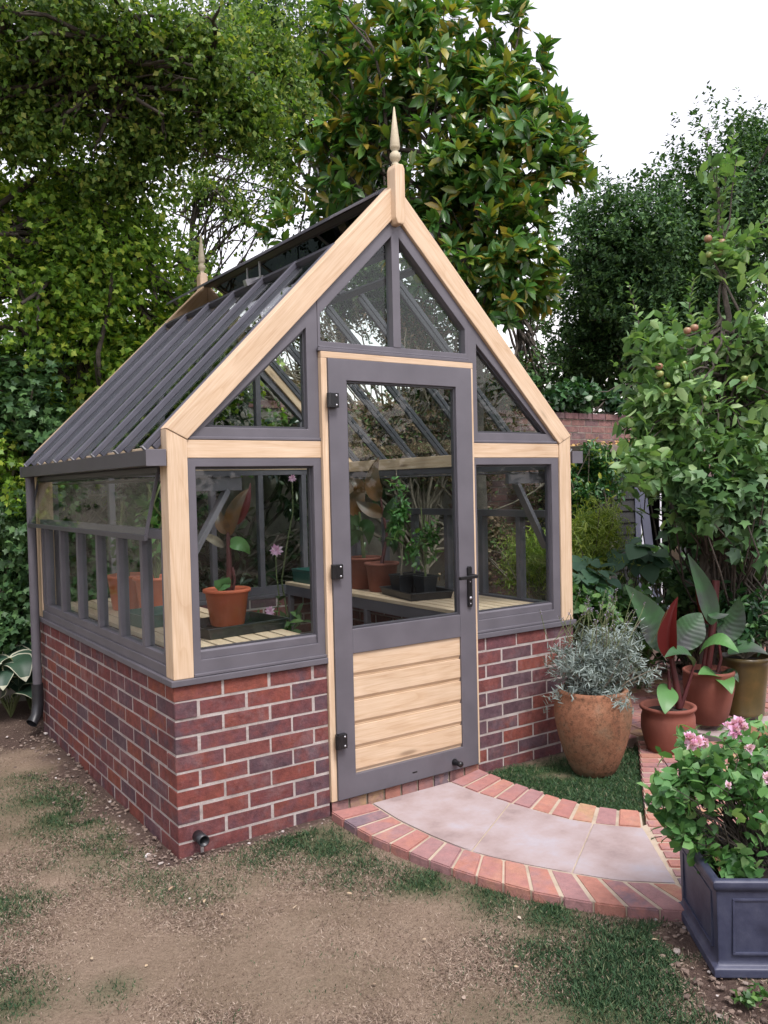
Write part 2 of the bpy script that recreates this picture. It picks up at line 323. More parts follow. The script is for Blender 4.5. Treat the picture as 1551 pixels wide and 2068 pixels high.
def leaves(name, T, arrs, mat, parent, smooth=False):
    V = np.concatenate([a for a in arrs]); m, k = V.shape[:2]
    off = (np.arange(m)*k)[:,None,None]
    F = [ (f[None]+off).reshape(-1, f.shape[1]) for f in T[1] ]
    return npmesh(name, V.reshape(-1,3), F, mat, parent, smooth)
def clump(p, f, seed):
    g = np.random.default_rng(seed); o = np.zeros(len(p))
    for i in range(7):
        k = g.normal(size=3); k = k/np.linalg.norm(k)*f*g.uniform(.6,1.7); o += np.sin(p@k+g.uniform(0,6.28))
    return o/2.6
def ell(px, py, depth, rx, ry, rd):
    k = depth/FPX
    return at(px, py, depth), np.stack([RGT*rx*k, UPV*ry*k, FWD*rd])
def ball(c, rx, ry, rz): return np.array(c, float), np.diag([rx, ry, rz]).astype(float)
def shoots(E, n, shell=.5, cf=4.0, thr=-.2, seed=1):
    c, A = E; d = nrm(rng.normal(size=(n*2,3))); r = 1 - shell*rng.random(n*2)**1.3
    R0 = float(np.linalg.norm(A, axis=1).mean()); r = r*(1+.20*clump((d@A), 5.0/max(R0,.25), seed+50)+.10*clump((d@A), 13.0/max(R0,.25), seed+51))
    p = c + (d*r[:,None])@A
    k = clump(p, cf, seed) > thr
    p, d = p[k][:n], d[k][:n]
    return p, nrm(d@nrm(A) if True else d)
def grow(T, P, O, nl, tw, L, W, style='alt', up=.35, jit=.5, nup=.9, droop=0.0):
    """leaves on short twigs ending at P that point along O"""
    n = len(P); ax = nrm(O + np.array([0,0,up]) + jit*rng.normal(size=(n,3)))
    t = rng.random((n,nl)) if style == 'alt' else rng.uniform(.75, 1.0, (n,nl))
    pos = P[:,None,:] + ax[:,None,:]*((t-1)*tw)[:,:,None]
    ref = nrm(np.cross(ax, rng.normal(size=(n,3)))); ref2 = np.cross(ax, ref)
    ph = (np.arange(nl)*2.4)[None,:] + rng.uniform(0,6.28,(n,1)) + rng.normal(size=(n,nl))*.3
    rad = ref[:,None,:]*np.cos(ph)[:,:,None] + ref2[:,None,:]*np.sin(ph)[:,:,None]
    a = .55 if style == 'alt' else .75
    d = nrm(rad + ax[:,None,:]*rng.uniform(a*.4, a*1.6, (n,nl,1)) + np.array([0,0,-droop]))
    nn = ax[:,None,:]*.8 + np.array([0,0,nup]) + .45*rng.normal(size=(n,nl,3))
    m = n*nl; s = rng.uniform(.6, 1.15, m)
    return leaf_arrays(T, pos.reshape(m,3), d.reshape(m,3), nn.reshape(m,3), L*s, W*s*rng.uniform(.85,1.15,m))
def tubes(name, paths, mat, parent, sides=6):
    Vs, Fs, o = [], [], 0
    for pts, rad in paths:
        pts = np.asarray(pts, float); rad = np.broadcast_to(np.asarray(rad, float), (len(pts),))
        t = nrm(np.gradient(pts, axis=0)); ref = np.array([.31,.77,.55]); a = nrm(np.cross(t, ref)); b = np.cross(t, a)
        th = np.arange(sides)*2*np.pi/sides
        ring = pts[:,None,:] + rad[:,None,None]*(a[:,None,:]*np.cos(th)[None,:,None] + b[:,None,:]*np.sin(th)[None,:,None])
        n = len(pts); Vs.append(ring.reshape(-1,3))
        i, j = np.meshgrid(np.arange(n-1), np.arange(sides), indexing='ij'); j2 = (j+1)%sides
        Fs.append(np.stack([i*sides+j, i*sides+j2, (i+1)*sides+j2, (i+1)*sides+j], -1).reshape(-1,4)+o); o += n*sides
    return npmesh(name, np.concatenate(Vs), [np.concatenate(Fs)], mat, parent, True)
def curve(p0, p1, sag=.1, n=7, wob=.03):
    p0, p1 = np.asarray(p0, float), np.asarray(p1, float); t = np.linspace(0,1,n)[:,None]; L = np.linalg.norm(p1-p0)
    w = rng.normal(size=(n,3))*wob*L; w[0] = w[-1] = 0
    return p0*(1-t) + p1*t + np.array([0,0,1.0])*sag*L*4*t*(1-t) + w
def limbs(base, knots, targets, r0, r1=.012):
    """a tapered trunk through knots, and limbs from it to the targets"""
    base = np.asarray(base, float); K = np.array([base]+[np.asarray(k, float) for k in knots]); n = len(K)
    tt = np.linspace(0, n-1, 6*n); tr = np.stack([np.interp(tt, np.arange(n), K[:,i]) for i in range(3)], 1)
    tr[1:-1] += rng.normal(size=(len(tr)-2,3))*r0*.15
    P = [(tr, np.linspace(r0, r0*.35, len(tr)))]
    for g in targets:
        j = rng.integers(len(tr)//3, len(tr)); c = curve(tr[j], g, .06, 7, .03); P.append((c, np.linspace(r0*.35, r1, 7)))
        for _ in range(2):
            q = c[rng.integers(3,6)]; P.append((curve(q, q+(g-tr[j])*.35*.5+rng.normal(size=3)*.06*np.linalg.norm(g-tr[j]), .03, 5, .04), np.linspace(r1*1.1, r1*.4, 5)))
    return P
def bigleaf(bm, p0, p1, p2, W, face, fold=.25, nu=12, nv=6, prof=None, edge=None, wave=0.0):
    """broad leaf on a bent midrib; edge = width share of a margin with the second material"""
    p0, p1, p2, face = (Vector([float(x) for x in q]) for q in (p0, p1, p2, face)); rows = []; ph = rnd.uniform(0,6)
    for i in range(nu+1):
        u = i/nu; c = p0*(1-u)**2 + p1*2*u*(1-u) + p2*u*u
        tg = ((p1-p0)*(1-u)+(p2-p1)*u); tg = tg.normalized() if tg.length > 1e-6 else Vector((0,0,1))
        s = tg.cross(face).normalized(); nn = s.cross(tg)
        w = (prof(u) if prof else (math.sin(math.pi*min(1,u**.75))**.8*(1-.25*u)))*W/2
        w = max(w, .0012)
        row = []
        for j in range(-nv//2, nv//2+1):
            a = j/(nv/2)
            if edge and abs(j) == nv//2-1: a = math.copysign(1-edge, a)
            row.append(bm.verts.new(c + s*a*w + nn*(abs(a)*w*fold + wave*w*math.sin(u*11+ph)*a*a + (wave*.35*w*math.sin(u*62-abs(a)*7) if wave else 0))))
        rows.append(row)
    for i, (a, b) in enumerate(zip(rows, rows[1:])):
        for j in range(nv):
            f = bm.faces.new((a[j], a[j+1], b[j+1], b[j])); f.smooth = True
            if edge and (j in (0, nv-1) or i == nu-1): f.material_index = 1

# ================================================================== GREENHOUSE
XR, XC, LD = 2.405, 1.2025, 2.416
GH = thing('greenhouse', 'small gabled greenhouse of pine and dark grey frames on a red brick base', 'greenhouse', (XC, LD/2, 0))

def brick_run(bm, c0, u, n, start, end, z0):
    """one course of bricks along u from c0, outward normal n"""
    t = start
    u = Vector(u); n = Vector(n); c0 = Vector(c0)
    while t < end-.02:
        l = min(.215, end-t)
        j = rnd.uniform(-.0012, .0012); w = .0985
        c = c0 + u*(t+l/2) - n*(w/2 + .0005 + rnd.uniform(0,.0018)) + Vector((0,0,z0+.0325+j))
        obox(bm, c, u, -n, Vector((0,0,1)), l/2+.0004+rnd.uniform(-.0016,.0016), w/2, .0331+rnd.uniform(-.0012,.0012))
        t += l+.010
bm = bmesh.new()
for k in range(11):
    z = .65-.075*k; odd = k % 2
    brick_run(bm, (0,0,0), (1,0,0), (0,-1,0), .1125 if odd else 0, .748, z)
    brick_run(bm, (XR,0,0), (-1,0,0), (0,-1,0), .1125 if odd else 0, XR-1.669, z)
    brick_run(bm, (0,0,0), (0,1,0), (-1,0,0), 0 if odd else .1125, LD, z)
    brick_run(bm, (XR,0,0), (0,1,0), (1,0,0), 0 if odd else .1125, LD, z)
    brick_run(bm, (0,LD,0), (1,0,0), (0,1,0), .1125+.1125*odd, XR-.1125, z)
bmesh.ops.bevel(bm, geom=list(bm.edges), offset=.002, segments=2, affect='EDGES', clamp_overlap=True)
e = .0030
for b in ((e,.748-e,e,.099), (1.669+e,XR-e,e,.099), (e,.099,.0991,LD-.0991), (XR-.099,XR-e,.0991,LD-.0991), (e,XR-e,LD-.099,LD-e)):
    box(bm, b[0], b[1], b[2], b[3], -.15, .7145, 1)
mk('brick_base', bm, [BRICK, MORTAR], GH)
# threshold bricks under the door
bm = bmesh.new()
for i in range(9): box(bm, .750+i*.1022, .750+i*.1022+.098, -.004, .10, -.06, .053)
bmesh.ops.bevel(bm, geom=list(bm.edges), offset=.004, segments=2, affect='EDGES')
box(bm, .75, 1.668, 0, .1, -.07, .049, 1)
mk('door_step', bm, [BRICKPAVE, MORTARPAVE], GH)
# sill capping
bm = bmesh.new()
for b in ((-.014,.7485,-.014,.105), (1.6685,XR+.014,-.014,.105), (-.014,.105,.1055,LD-.1055), (XR-.105,XR+.014,.1055,LD-.1055), (-.014,XR+.014,LD-.105,LD+.014)):
    box(bm, b[0], b[1], b[2], b[3], .7155, .742)
mk('sill_capping', bm, GREY, GH, bevel=.003)

def ringp(bm, outer, inner, a0, a1, axis='y'):
    f = (lambda p, t: (p[0], t, p[1])) if axis == 'y' else (lambda p, t: (t, p[0], p[1]))
    n = len(outer)
    oA = [bm.verts.new(f(p,a0)) for p in outer]; iA = [bm.verts.new(f(p,a0)) for p in inner]
    oB = [bm.verts.new(f(p,a1)) for p in outer]; iB = [bm.verts.new(f(p,a1)) for p in inner]
    for i in range(n):
        j = (i+1) % n
        for q in ((oA[i],oA[j],iA[j],iA[i]), (oB[i],iB[i],iB[j],oB[j]), (oA[i],oB[i],oB[j],oA[j]), (iA[i],iA[j],iB[j],iB[i])): bm.faces.new(q)
def rect(x0, x1, z0, z1): return [(x0,z0),(x1,z0),(x1,z1),(x0,z1)]
def pane(parent, pts, a0, a1, axis='y', mat=None):
    bm = bmesh.new(); prism(bm, pts, a0, a1, axis); return mk('pane', bm, mat or GLASS, parent)

# corner posts
for x0, flip in ((0, 0), (XR, 1)):
    for y0, y1 in ((-.002,.088), (LD-.086,LD+.004)):
        s = -1 if flip else 1
        bm = bmesh.new(); prism(bm, [(x0+s*.001,.7425),(x0+s*.091,.7425),(x0+s*.091,1.756),(x0+s*.001,1.802)], y0, y1)
        mk('corner_post', bm, WOOD, GH, rot=VERT, bevel=.004)
# barge boards, front and rear
for y0, y1 in ((-.006,.084), (LD-.082,LD+.008)):
    for s in (1, -1):
        q = lambda x, z: (x if s > 0 else XR-x, z)
        bm = bmesh.new(); prism(bm, [q(-.001,1.8035), q(.0915,1.7575), q(XC-.001,2.868), q(XC-.001,3.025)], y0, y1)
        mk('barge_board', bm, WOOD, GH, rot=roty(R(45.5)*s), bevel=.004)
# king posts and finials
for yc in (-.008, LD+.008):
    bm = bmesh.new(); y0, y1 = yc-.038, yc+.034; w = .029
    prism(bm, [(XC-w,2.845),(XC-w+.012,2.818),(XC+w-.012,2.818),(XC+w,2.845),(XC+w,3.085),(XC+w-.009,3.108),(XC-w+.009,3.108),(XC-w,3.085)], y0, y1)
    kp = mk('king_post', bm, WOOD, GH, rot=VERT, bevel=.006)
    bm = bmesh.new(); lathe(bm, [(.019,3.107),(.021,3.113),(.014,3.122),(.016,3.128),(.025,3.139),(.028,3.152),(.025,3.166),(.016,3.176),(.014,3.182),(.023,3.19),(.025,3.2),(.022,3.235),(.0035,3.392),(0,3.396)], (XC,yc,0), 24)
    mk('finial', bm, FINIAL, kp, smooth=True)
# cross beams
for x0, x1, y0, y1 in ((.0915,.748,.004,.07), (1.6695,2.3135,.004,.07), (.0915,2.3135,LD-.07,LD-.004)):
    bm = bmesh.new(); box(bm, x0, x1, y0, y1, 1.679, 1.7565); mk('cross_beam', bm, WOOD, GH, bevel=.003)
# door frame
bm = bmesh.new(); box(bm, .7487,.780,-.012,.085,.0545,2.144); box(bm, 1.652,1.6693,-.012,.085,.0545,2.144); mk('door_jamb', bm, WOOD, GH, rot=VERT, bevel=.002)
bm = bmesh.new(); box(bm, .7487,1.6693,-.013,.085,2.1445,2.1735); mk('door_head', bm, WOOD, GH, bevel=.002)
# door
bm = bmesh.new()
ringp(bm, rect(.7815,1.651,.0565,2.1425), [(.881,.165),(1.545,.165),(1.545,2.042),(.881,2.042)], -.022, .026)
box(bm, .8805,1.5455,-.0215,.0255,.745,.862)
DOOR = mk('door', bm, GREY, GH, bevel=.003)
bm = bmesh.new()
for a, b in ((.886,.0),): ringp(bm, rect(.8812,1.5448,.8622,2.0418), rect(.891,1.535,.872,2.032), -.010, .015)
mk('glazing_bead', bm, DARKGREY, DOOR, bevel=.002)
pane(DOOR, rect(.890,1.536,.871,2.033), 0.0, .005)
bm = bmesh.new(); H = (.745-.165)/5
for i in range(5):
    z = .165+i*H
    prism(bm, [(-.004,z),(-.004,z+.006),(-.013,z+.022),(-.013,z+H-.0015),(.012,z+H-.0015),(.012,z)], .8815, 1.5445, 'x')
mk('door_panel', bm, WOOD, DOOR, bevel=.0012)
for z in (1.944, 1.145, .344):
    bm = bmesh.new(); box(bm, .768,.820,-.050,-.0225,z-.034,z+.034); lathe(bm, [(.011,z-.034),(.011,z+.034)], (.770,-.044,0), 12)
    h = mk('hinge', bm, BLACK, DOOR, bevel=.002)
    for dz in (-.022,.022):
        bm = bmesh.new(); bmesh.ops.create_uvsphere(bm, u_segments=10, v_segments=6, radius=.0055, matrix=Matrix.Translation((.806,-.050,z+dz))); mk('screw', bm, STEEL, h, smooth=True)
bm = bmesh.new(); prism(bm, [(1.592,.905),(1.598,.897),(1.613,.897),(1.619,.905),(1.619,1.103),(1.613,1.111),(1.598,1.111),(1.592,1.103)], -.036,-.0225)
lathe(bm, [(.011,0),(.011,.05)], (0,0,0), 14)
for v in list(bm.verts)[-28:]: v.co = Vector((1.605+v.co.x, -.036-v.co.z, 1.062+v.co.y))
bar(bm, (1.612,-.083,1.062), (1.497,-.080,1.058), .017,.017)
hd = mk('door_handle', bm, BLACK, DOOR, bevel=.003)
for z, r in ((1.03,.004),(.945,.009),(.915,.004)):
    bm = bmesh.new(); bmesh.ops.create_uvsphere(bm, u_segments=12, v_segments=8, radius=r, matrix=Matrix.Translation((1.6055,-.0345,z))); mk('keyhole' if r > .005 else 'screw', bm, STEEL, hd, smooth=True)
bm = bmesh.new(); lathe(bm, [(.018,0),(.015,.012),(.012,.03),(.014,.034),(.015,.055),(.008,.06),(0,.06)], (0,0,0), 16)
for v in bm.verts: v.co = Vector((1.485+v.co.x, -.0225-v.co.z, .100+v.co.y))
mk('door_stop', bm, BLACK, DOOR, smooth=True)
bm = bmesh.new(); box(bm, 1.215,1.243,-.0235,-.0222,.098,.104); mk('drain_slot', bm, BLACK, DOOR)

# lower front windows
for x0, x1, g0, g1 in ((.0925,.7475,.128,.706), (1.6705,2.3130,1.697,2.257)):
    bm = bmesh.new(); ringp(bm, rect(x0,x1,.7435,1.6775), rect(g0,g1,.812,1.641), .006, .062)
    prism(bm, [(.018,.8115),(.018,.846),(.026,.852),(.058,.852),(.058,.8115)], g0-.0005, g1+.0005, 'x')
    box(bm, x0, x1, -.004, .0055, .7437, .757)
    w = mk('front_window', bm, GREY, GH, bevel=.003)
    bm = bmesh.new(); ringp(bm, rect(g0+.0005,g1-.0005,.8525,1.6405), rect(g0+.010,g1-.010,.858,1.630), .030, .052); mk('glazing_bead', bm, DARKGREY, w)
    pane(w, rect(g0+.008,g1-.008,.856,1.632), .038, .043)
# gable triangles
S = (2.868-1.7575)/(XC-.0925)
def hyp(x): return 1.758 + S*(x-.0925) - .001
for s in (1, -1):
    q = lambda pts: [((x if s > 0 else XR-x), z) for x, z in pts]
    o = q([(.0935,1.7575),(.7485,1.7575),(.7485,hyp(.7485))]); i = q([(.176,1.812),(.687,1.812),(.687,hyp(.687)-.072)])
    bm = bmesh.new(); ringp(bm, o, i, .012, .064)
    box(bm, *sorted((q([(.10,0)])[0][0], q([(.7485,0)])[0][0])), .002, .0117, 1.7577, 1.771)
    w = mk('gable_window', bm, GREY, GH, bevel=.003)
    a = q([(.178,1.8125),(.6865,1.8125),(.6865,hyp(.687)-.074)]); b = q([(.202,1.822),(.677,1.822),(.677,hyp(.687)-.096)])
    bm = bmesh.new(); ringp(bm, a, b, .03, .056); mk('glazing_bead', bm, DARKGREY, w)
    pane(w, q([(.196,1.820),(.679,1.820),(.679,hyp(.687)-.090)]), .040, .045)
# window over the door
o = [(.749,2.175),(XR-.749,2.175),(XR-.749,hyp(.749)-.002),(XC,hyp(XC)-.002),(.749,hyp(.749)-.002)]
k = .078
i_ = [(.764,2.224),(XR-.764,2.224),(XR-.764,hyp(.764)-k),(XC,hyp(XC)-k),(.764,hyp(.764)-k)]
bm = bmesh.new(); ringp(bm, o, i_, .010, .066); prism(bm, [(XC-.023,2.2235),(XC+.023,2.2235),(XC+.023,hyp(XC)-k-.015),(XC,hyp(XC)-k+.006),(XC-.023,hyp(XC)-k-.015)], .008, .064)
box(bm, .738, XR-.738, -.010, .0095, 2.1745, 2.190); box(bm, .7485, XR-.7485, -.002, .0095, 2.1905, 2.2)
w = mk('gable_window', bm, GREY, GH, bevel=.003)
for s in (1, -1):
    q = lambda pts: [((x if s > 0 else XR-x), z) for x, z in pts]
    pane(w, q([(.763,2.223),(XC-.0225,2.223),(XC-.0225,hyp(XC-.0225)-k-.002),(.763,hyp(.763)-k)]), .040, .045)
# rear gable glazing
bm = bmesh.new(); ringp(bm, rect(.0925,2.3125,.7435,1.6785), rect(.13,2.275,.80,1.64), LD-.064, LD-.008)
for x in (.48,.845,1.21,1.593,1.963): box(bm, x-.02, x+.02, LD-.062, LD-.010, .7995, 1.6405)
w = mk('rear_window', bm, GREY, GH, bevel=.002)
pane(w, rect(.128,2.277,.798,1.642), LD-.04, LD-.035)
o = [(.0945,1.7575),(XR-.0945,1.7575),(XC,hyp(XC)-.002)]; i_ = [(.176,1.80),(XR-.176,1.80),(XC,hyp(XC)-.09)]
bm = bmesh.new(); ringp(bm, o, i_, LD-.064, LD-.010)
for x in (.48,.845,1.21,1.593,1.963):
    d = min(x, XR-x); box(bm, x-.02, x+.02, LD-.062, LD-.012, 1.7995, hyp(d)-.06)
w = mk('rear_gable_window', bm, GREY, GH, bevel=.002)
pane(w, [(.174,1.798),(XR-.174,1.798),(XC,hyp(XC)-.088)], LD-.04, LD-.035)
# side glazing, eaves plates, gutters, roof slopes
BARY = np.linspace(.075, 2.335, 7)
for s in (1, -1):
    X = (lambda x: x) if s > 0 else (lambda x: XR-x)
    def sbox(bm, x0, x1, *a): box(bm, *sorted((X(x0), X(x1))), *a)
    bm = bmesh.new(); sbox(bm, .002,.062,.0885,LD-.0865,.7425,.790); sbox(bm, .010,.062,.0885,LD-.0865,.7905,.832)
    sbox(bm, .006,.060,.0885,LD-.0865,1.332,1.374); sbox(bm, .012,.058,.0885,LD-.0865,1.612,1.656)
    w = mk('side_window', bm, GREY, GH, bevel=.003)
    for y in (.107,.39,.738,1.096,1.476,1.853,2.23,2.312):
        bm = bmesh.new(); sbox(bm, .008,.056, y-.019, y+.019, .8325, 1.3315); mk('glazing_bar', bm, GREY, w, bevel=.003)
    pane(w, rect(.09,LD-.087,.831,1.333), *sorted((X(.030),X(.035))), 'x')
    # hinged louvre sash held open
    t = R(13); hz, hy = 1.640, .006
    def sash(d, nx): return Vector((X(.004 - d*math.sin(t) - nx*math.cos(t)), 0, hz - d*math.cos(t) + nx*math.sin(t)*-1))
    bm = bmesh.new()
    for d in (.008, .305):
        p = sash(d, 0); bar(bm, (p.x,.1,p.z), (p.x,2.32,p.z), .016, .022)
    for y in (.108, 2.312):
        a, b = sash(.02,0), sash(.293,0); bar(bm, (a.x,y,a.z), (b.x,y,b.z), .014, .012, (0,1,0))
    v = mk('louvre_sash', bm, DARKGREY, GH, bevel=.001)
    a, b = sash(.004,0), sash(.300,0); bm = bmesh.new(); bar(bm, ((a.x+b.x)/2,.114,(a.z+b.z)/2), ((a.x+b.x)/2,2.306,(a.z+b.z)/2), .004, .28, (b-a).normalized())
    mk('pane', bm, GLASS, v)
    bm = bmesh.new(); sbox(bm, .0005,.075,.0885,LD-.0865,1.6565,1.735); mk('eaves_plate', bm, WOOD, GH, rot=ROTZ90, bevel=.003)
    bm = bmesh.new(); g0, g1 = -.088, -.004
    prism(bm, [(X(g0),1.648),(X(g1),1.648),(X(g1),1.712),(X(g1-.004),1.712),(X(g1-.004),1.652),(X(g0+.004),1.652),(X(g0+.004),1.712),(X(g0),1.712)], -.004, LD-.02)
    g = mk('gutter', bm, DARKGREY, GH, bevel=.0008)
    for y0, y1 in ((-.012,-.0045),(LD-.0195,LD-.012)):
        bm = bmesh.new(); sbox(bm, g0-.003,g1-.001,y0,y1,1.645,1.715); mk('end_cap', bm, GREY if y0 < 0 else DARKGREY, g, bevel=.002)
    # roof
    zg = lambda x: 1.772 + 1.016*x
    a45 = Vector((X(1)-X(0),0,1.016)).normalized(); nr = Vector((-a45.z*(1 if s > 0 else -1),0,abs(a45.x)))
    bm = bmesh.new(); p0, p1 = Vector((X(-.03),0,zg(-.03))), Vector((X(.91),0,zg(.91))); c = (p0+p1)/2
    obox(bm, (c.x,LD/2,c.z), a45, (0,1,0), nr, (p1-p0).length/2, LD/2-.088, .002); rg = mk('roof_glazing', bm, GLASS, GH)
    for y in BARY:
        bm = bmesh.new(); p0, p1 = Vector((X(-.058),0,zg(-.058))), Vector((X(.905),0,zg(.905))); c = (p0+p1)/2; hl = (p1-p0).length/2
        obox(bm, Vector((c.x,y,c.z))+nr*.014, a45, (0,1,0), nr, hl, .0125, .0135)
        obox(bm, Vector((c.x,y,c.z))-nr*.014, a45, (0,1,0), nr, hl-.03, .010, .0135)
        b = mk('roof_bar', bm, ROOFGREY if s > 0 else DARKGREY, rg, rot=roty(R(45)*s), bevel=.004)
        bm = bmesh.new(); obox(bm, p0.xyz+Vector((0,y,0))+nr*.014-a45*.003, a45, (0,1,0), nr, .003, .0135, .0145); mk('bar_end_cap', bm, STEEL, rg)
    bm = bmesh.new(); p = Vector((X(.905),0,zg(.905)))+nr*.006; obox(bm, (p.x,LD/2,p.z), a45, (0,1,0), nr, .018, LD/2-.09, .016); mk('purlin', bm, DARKGREY, GH, bevel=.003)
    # roof vent, propped open
    h0, h1 = Vector((X(1.185),0,3.012)), Vector((X(.888),0,2.838)); av = (h1-h0).normalized(); nv = Vector((av.z*(1 if s<0 else -1),0,abs(av.x))); 
    if nv.z < 0: nv = -nv
    bm = bmesh.new(); L = (h1-h0).length
    for d in (.012, L-.012):
        p = h0+av*d; obox(bm, (p.x,LD/2,p.z), av, (0,1,0), nv, .014, LD/2-.10, .013)
    for y in np.linspace(.115, LD-.115, 4):
        p = h0+av*L/2; obox(bm, (p.x,y,p.z), av, (0,1,0), nv, L/2-.027, .012, .012)
    v = mk('roof_vent', bm, DARKGREY, GH, bevel=.002)
    bm = bmesh.new(); p = h0+av*L/2; obox(bm, (p.x,LD/2,p.z), av, (0,1,0), nv, L/2-.002, LD/2-.104, .003); mk('pane', bm, VENTGLASS, v)
    bm = bmesh.new()
    for y in (.92, 1.08): bar(bm, (X(.915),y,zg(.915)+.02), (h1.x-av.x*.03,y,h1.z-.02), .008, .008)
    bar(bm, (X(.93),.92,zg(.93)+.02), (X(.93),1.08,zg(.93)+.02), .012, .012); bar(bm, (X(.86),1.0,zg(.92)), (X(.96),1.0,zg(1.0)-.05), .035, .035)
    mk('vent_opener', bm, STEEL if s > 0 else DARKGREY, v)
bm = bmesh.new(); prism(bm, [(XC-.03,2.992),(XC+.03,2.992),(XC+.022,3.022),(XC,3.032),(XC-.022,3.022)], .0855, LD-.083); mk('ridge_cap', bm, DARKGREY, GH, bevel=.002)
# downpipe, drain stub
tb = tubes('downpipe', [([(-.046,2.33,1.65),(-.046,2.33,1.55),(-.046,2.33,.30)], .028)], GREY, GH, 14)
tubes('pipe_shoe', [([(-.046,2.33,.32),(-.046,2.33,.20),(-.06,2.31,.12),(-.10,2.28,.08)], .036)], BLACKPLASTIC, tb, 14)
bm = bmesh.new(); prof = [(.024,.0),(.024,.075),(.020,.075),(.019,.01),(0,.01)]; lathe(bm, prof, (0,0,0), 18)
for v in bm.verts: v.co = Vector((.086+v.co.x, .003-v.co.z, .062+v.co.y))
mk('drain_pipe', bm, BLACKPLASTIC, GH, smooth=True)
# shelves on brackets along both sides
for s in (1, -1):
    X = (lambda x: x) if s > 0 else (lambda x: XR-x)
    bm = bmesh.new()
    for x in (.11,.19,.27,.35): box(bm, *sorted((X(x-.028),X(x+.028))), .09, 2.30, 1.5945, 1.602)
    sh = mk('shelf', bm, GREY, GH, bevel=.001)
    for y in (.118,):
        bm = bmesh.new(); box(bm, *sorted((X(.063),X(.387))), y-.014, y+.014, 1.536, 1.5935)
        d = Vector((X(.105)-X(.318),0,-.36)).normalized(); p0 = Vector((X(.318),y,1.538)); p1 = Vector((X(.09),y,1.160))
        bar(bm, p0, p1, .024, .05, (0,1,0)); mk('shelf_bracket', bm, GREY, sh, bevel=.002)

# ================================================================== INSIDE THE GREENHOUSE
def bench(x0, x1, inner, label):
    t = thing('staging_bench', label, 'bench', ((x0+x1)/2, 1.2, 0), 'slatted benches inside the greenhouse')
    bm = bmesh.new(); n = 7; w = (x1-x0+.014)/n
    for i in range(n): box(bm, x0+i*w, x0+(i+1)*w-.014, .105, 2.30, .808, .83)
    mk('slat_top', bm, WOODSLAT, t, rot=ROTZ90, bevel=.002)
    bm = bmesh.new()
    xi = (inner-.032, inner-.004) if inner == x1 else (inner+.004, inner+.032)
    box(bm, *xi, .11, 2.295, .735, .8075)
    ringp(bm, rect(x0+.03,x1-.035 if inner == x1 else x1-.03,.75,.8075), rect(x0+.06,x1-.07,.76,.80), .12, .15)
    for y in (.7, 1.3, 1.9): box(bm, x0+.03 if inner == x1 else x0+.035, x1-.035, y, y+.03, .765, .8075)
    mk('frame', bm, GREY, t, bevel=.002)
    for y in (.13, 1.2, 2.25):
        xm = (xi[0]+xi[1])/2; bm = bmesh.new(); box(bm, xm-.018, xm+.018, y-.018, y+.018, 0.02, .7345); mk('leg', bm, GREY, t, bevel=.002)
bench(.115, .722, .722, 'slatted pine bench inside the greenhouse behind its left window')
bench(1.748, 2.29, 1.748, 'slatted pine bench inside the greenhouse along its right side')

def potted(name, label, cat, base, r0, r1, h, mat, rim=.02, lip=.012, group=None, prof=None, seg=36, soil=.02):
    t = thing(name, label, cat, base, group); b = Vector([float(c) for c in base])
    bm = bmesh.new()
    p = prof or [(0,.0),(r0*.92,0),(r0,.006),(r1*.98,h-rim-.004),(r1+lip*.3,h-rim),(r1+lip,h-rim+.004),(r1+lip,h-.004),(r1+lip*.6,h),(r1-.006,h),(r1-.012,h-.012),(r1*.94,h-soil-.01)]
    lathe(bm, p[1:] if p[0][0] == 0 else p, b, seg); mk('pot', bm, mat, t, smooth=True)
    rr = p[-1][0]-.001; z = p[-1][1]
    bm = bmesh.new(); lathe(bm, [(rr,z+.004),(rr*.6,z+.010),(rr*.25,z+.014),(0.0001,z+.015)], b, 24); mk('soil', bm, SOIL, t)
    return t
def tray(name, label, c, ang, lx, ly, h, mat, group=None):
    t = bmesh.new(); ax = Vector((math.cos(ang), math.sin(ang), 0)); ay = Vector((-math.sin(ang), math.cos(ang), 0)); c = Vector([float(q) for q in c])
    def rg(k, z): return [t.verts.new(c+ax*lx/2*k*i+ay*ly/2*k2*j+Vector((0,0,z))) for i, j in ((-1,-1),(1,-1),(1,1),(-1,1)) for k2 in (k,)]
    rings = [rg(.93,0), rg(.985,h*.85), rg(1.02,h*.86), rg(1.02,h), rg(.97,h), rg(.92,.008)]
    for a, b in zip(rings, rings[1:]):
        for i in range(4): t.faces.new((a[i],a[(i+1)%4],b[(i+1)%4],b[i]))
    t.faces.new(rings[0][::-1]); t.faces.new(rings[-1])
    o = mk(name, t, mat, bevel=.002); tag(o, label, 'tray', group); return o
BZ = .8305
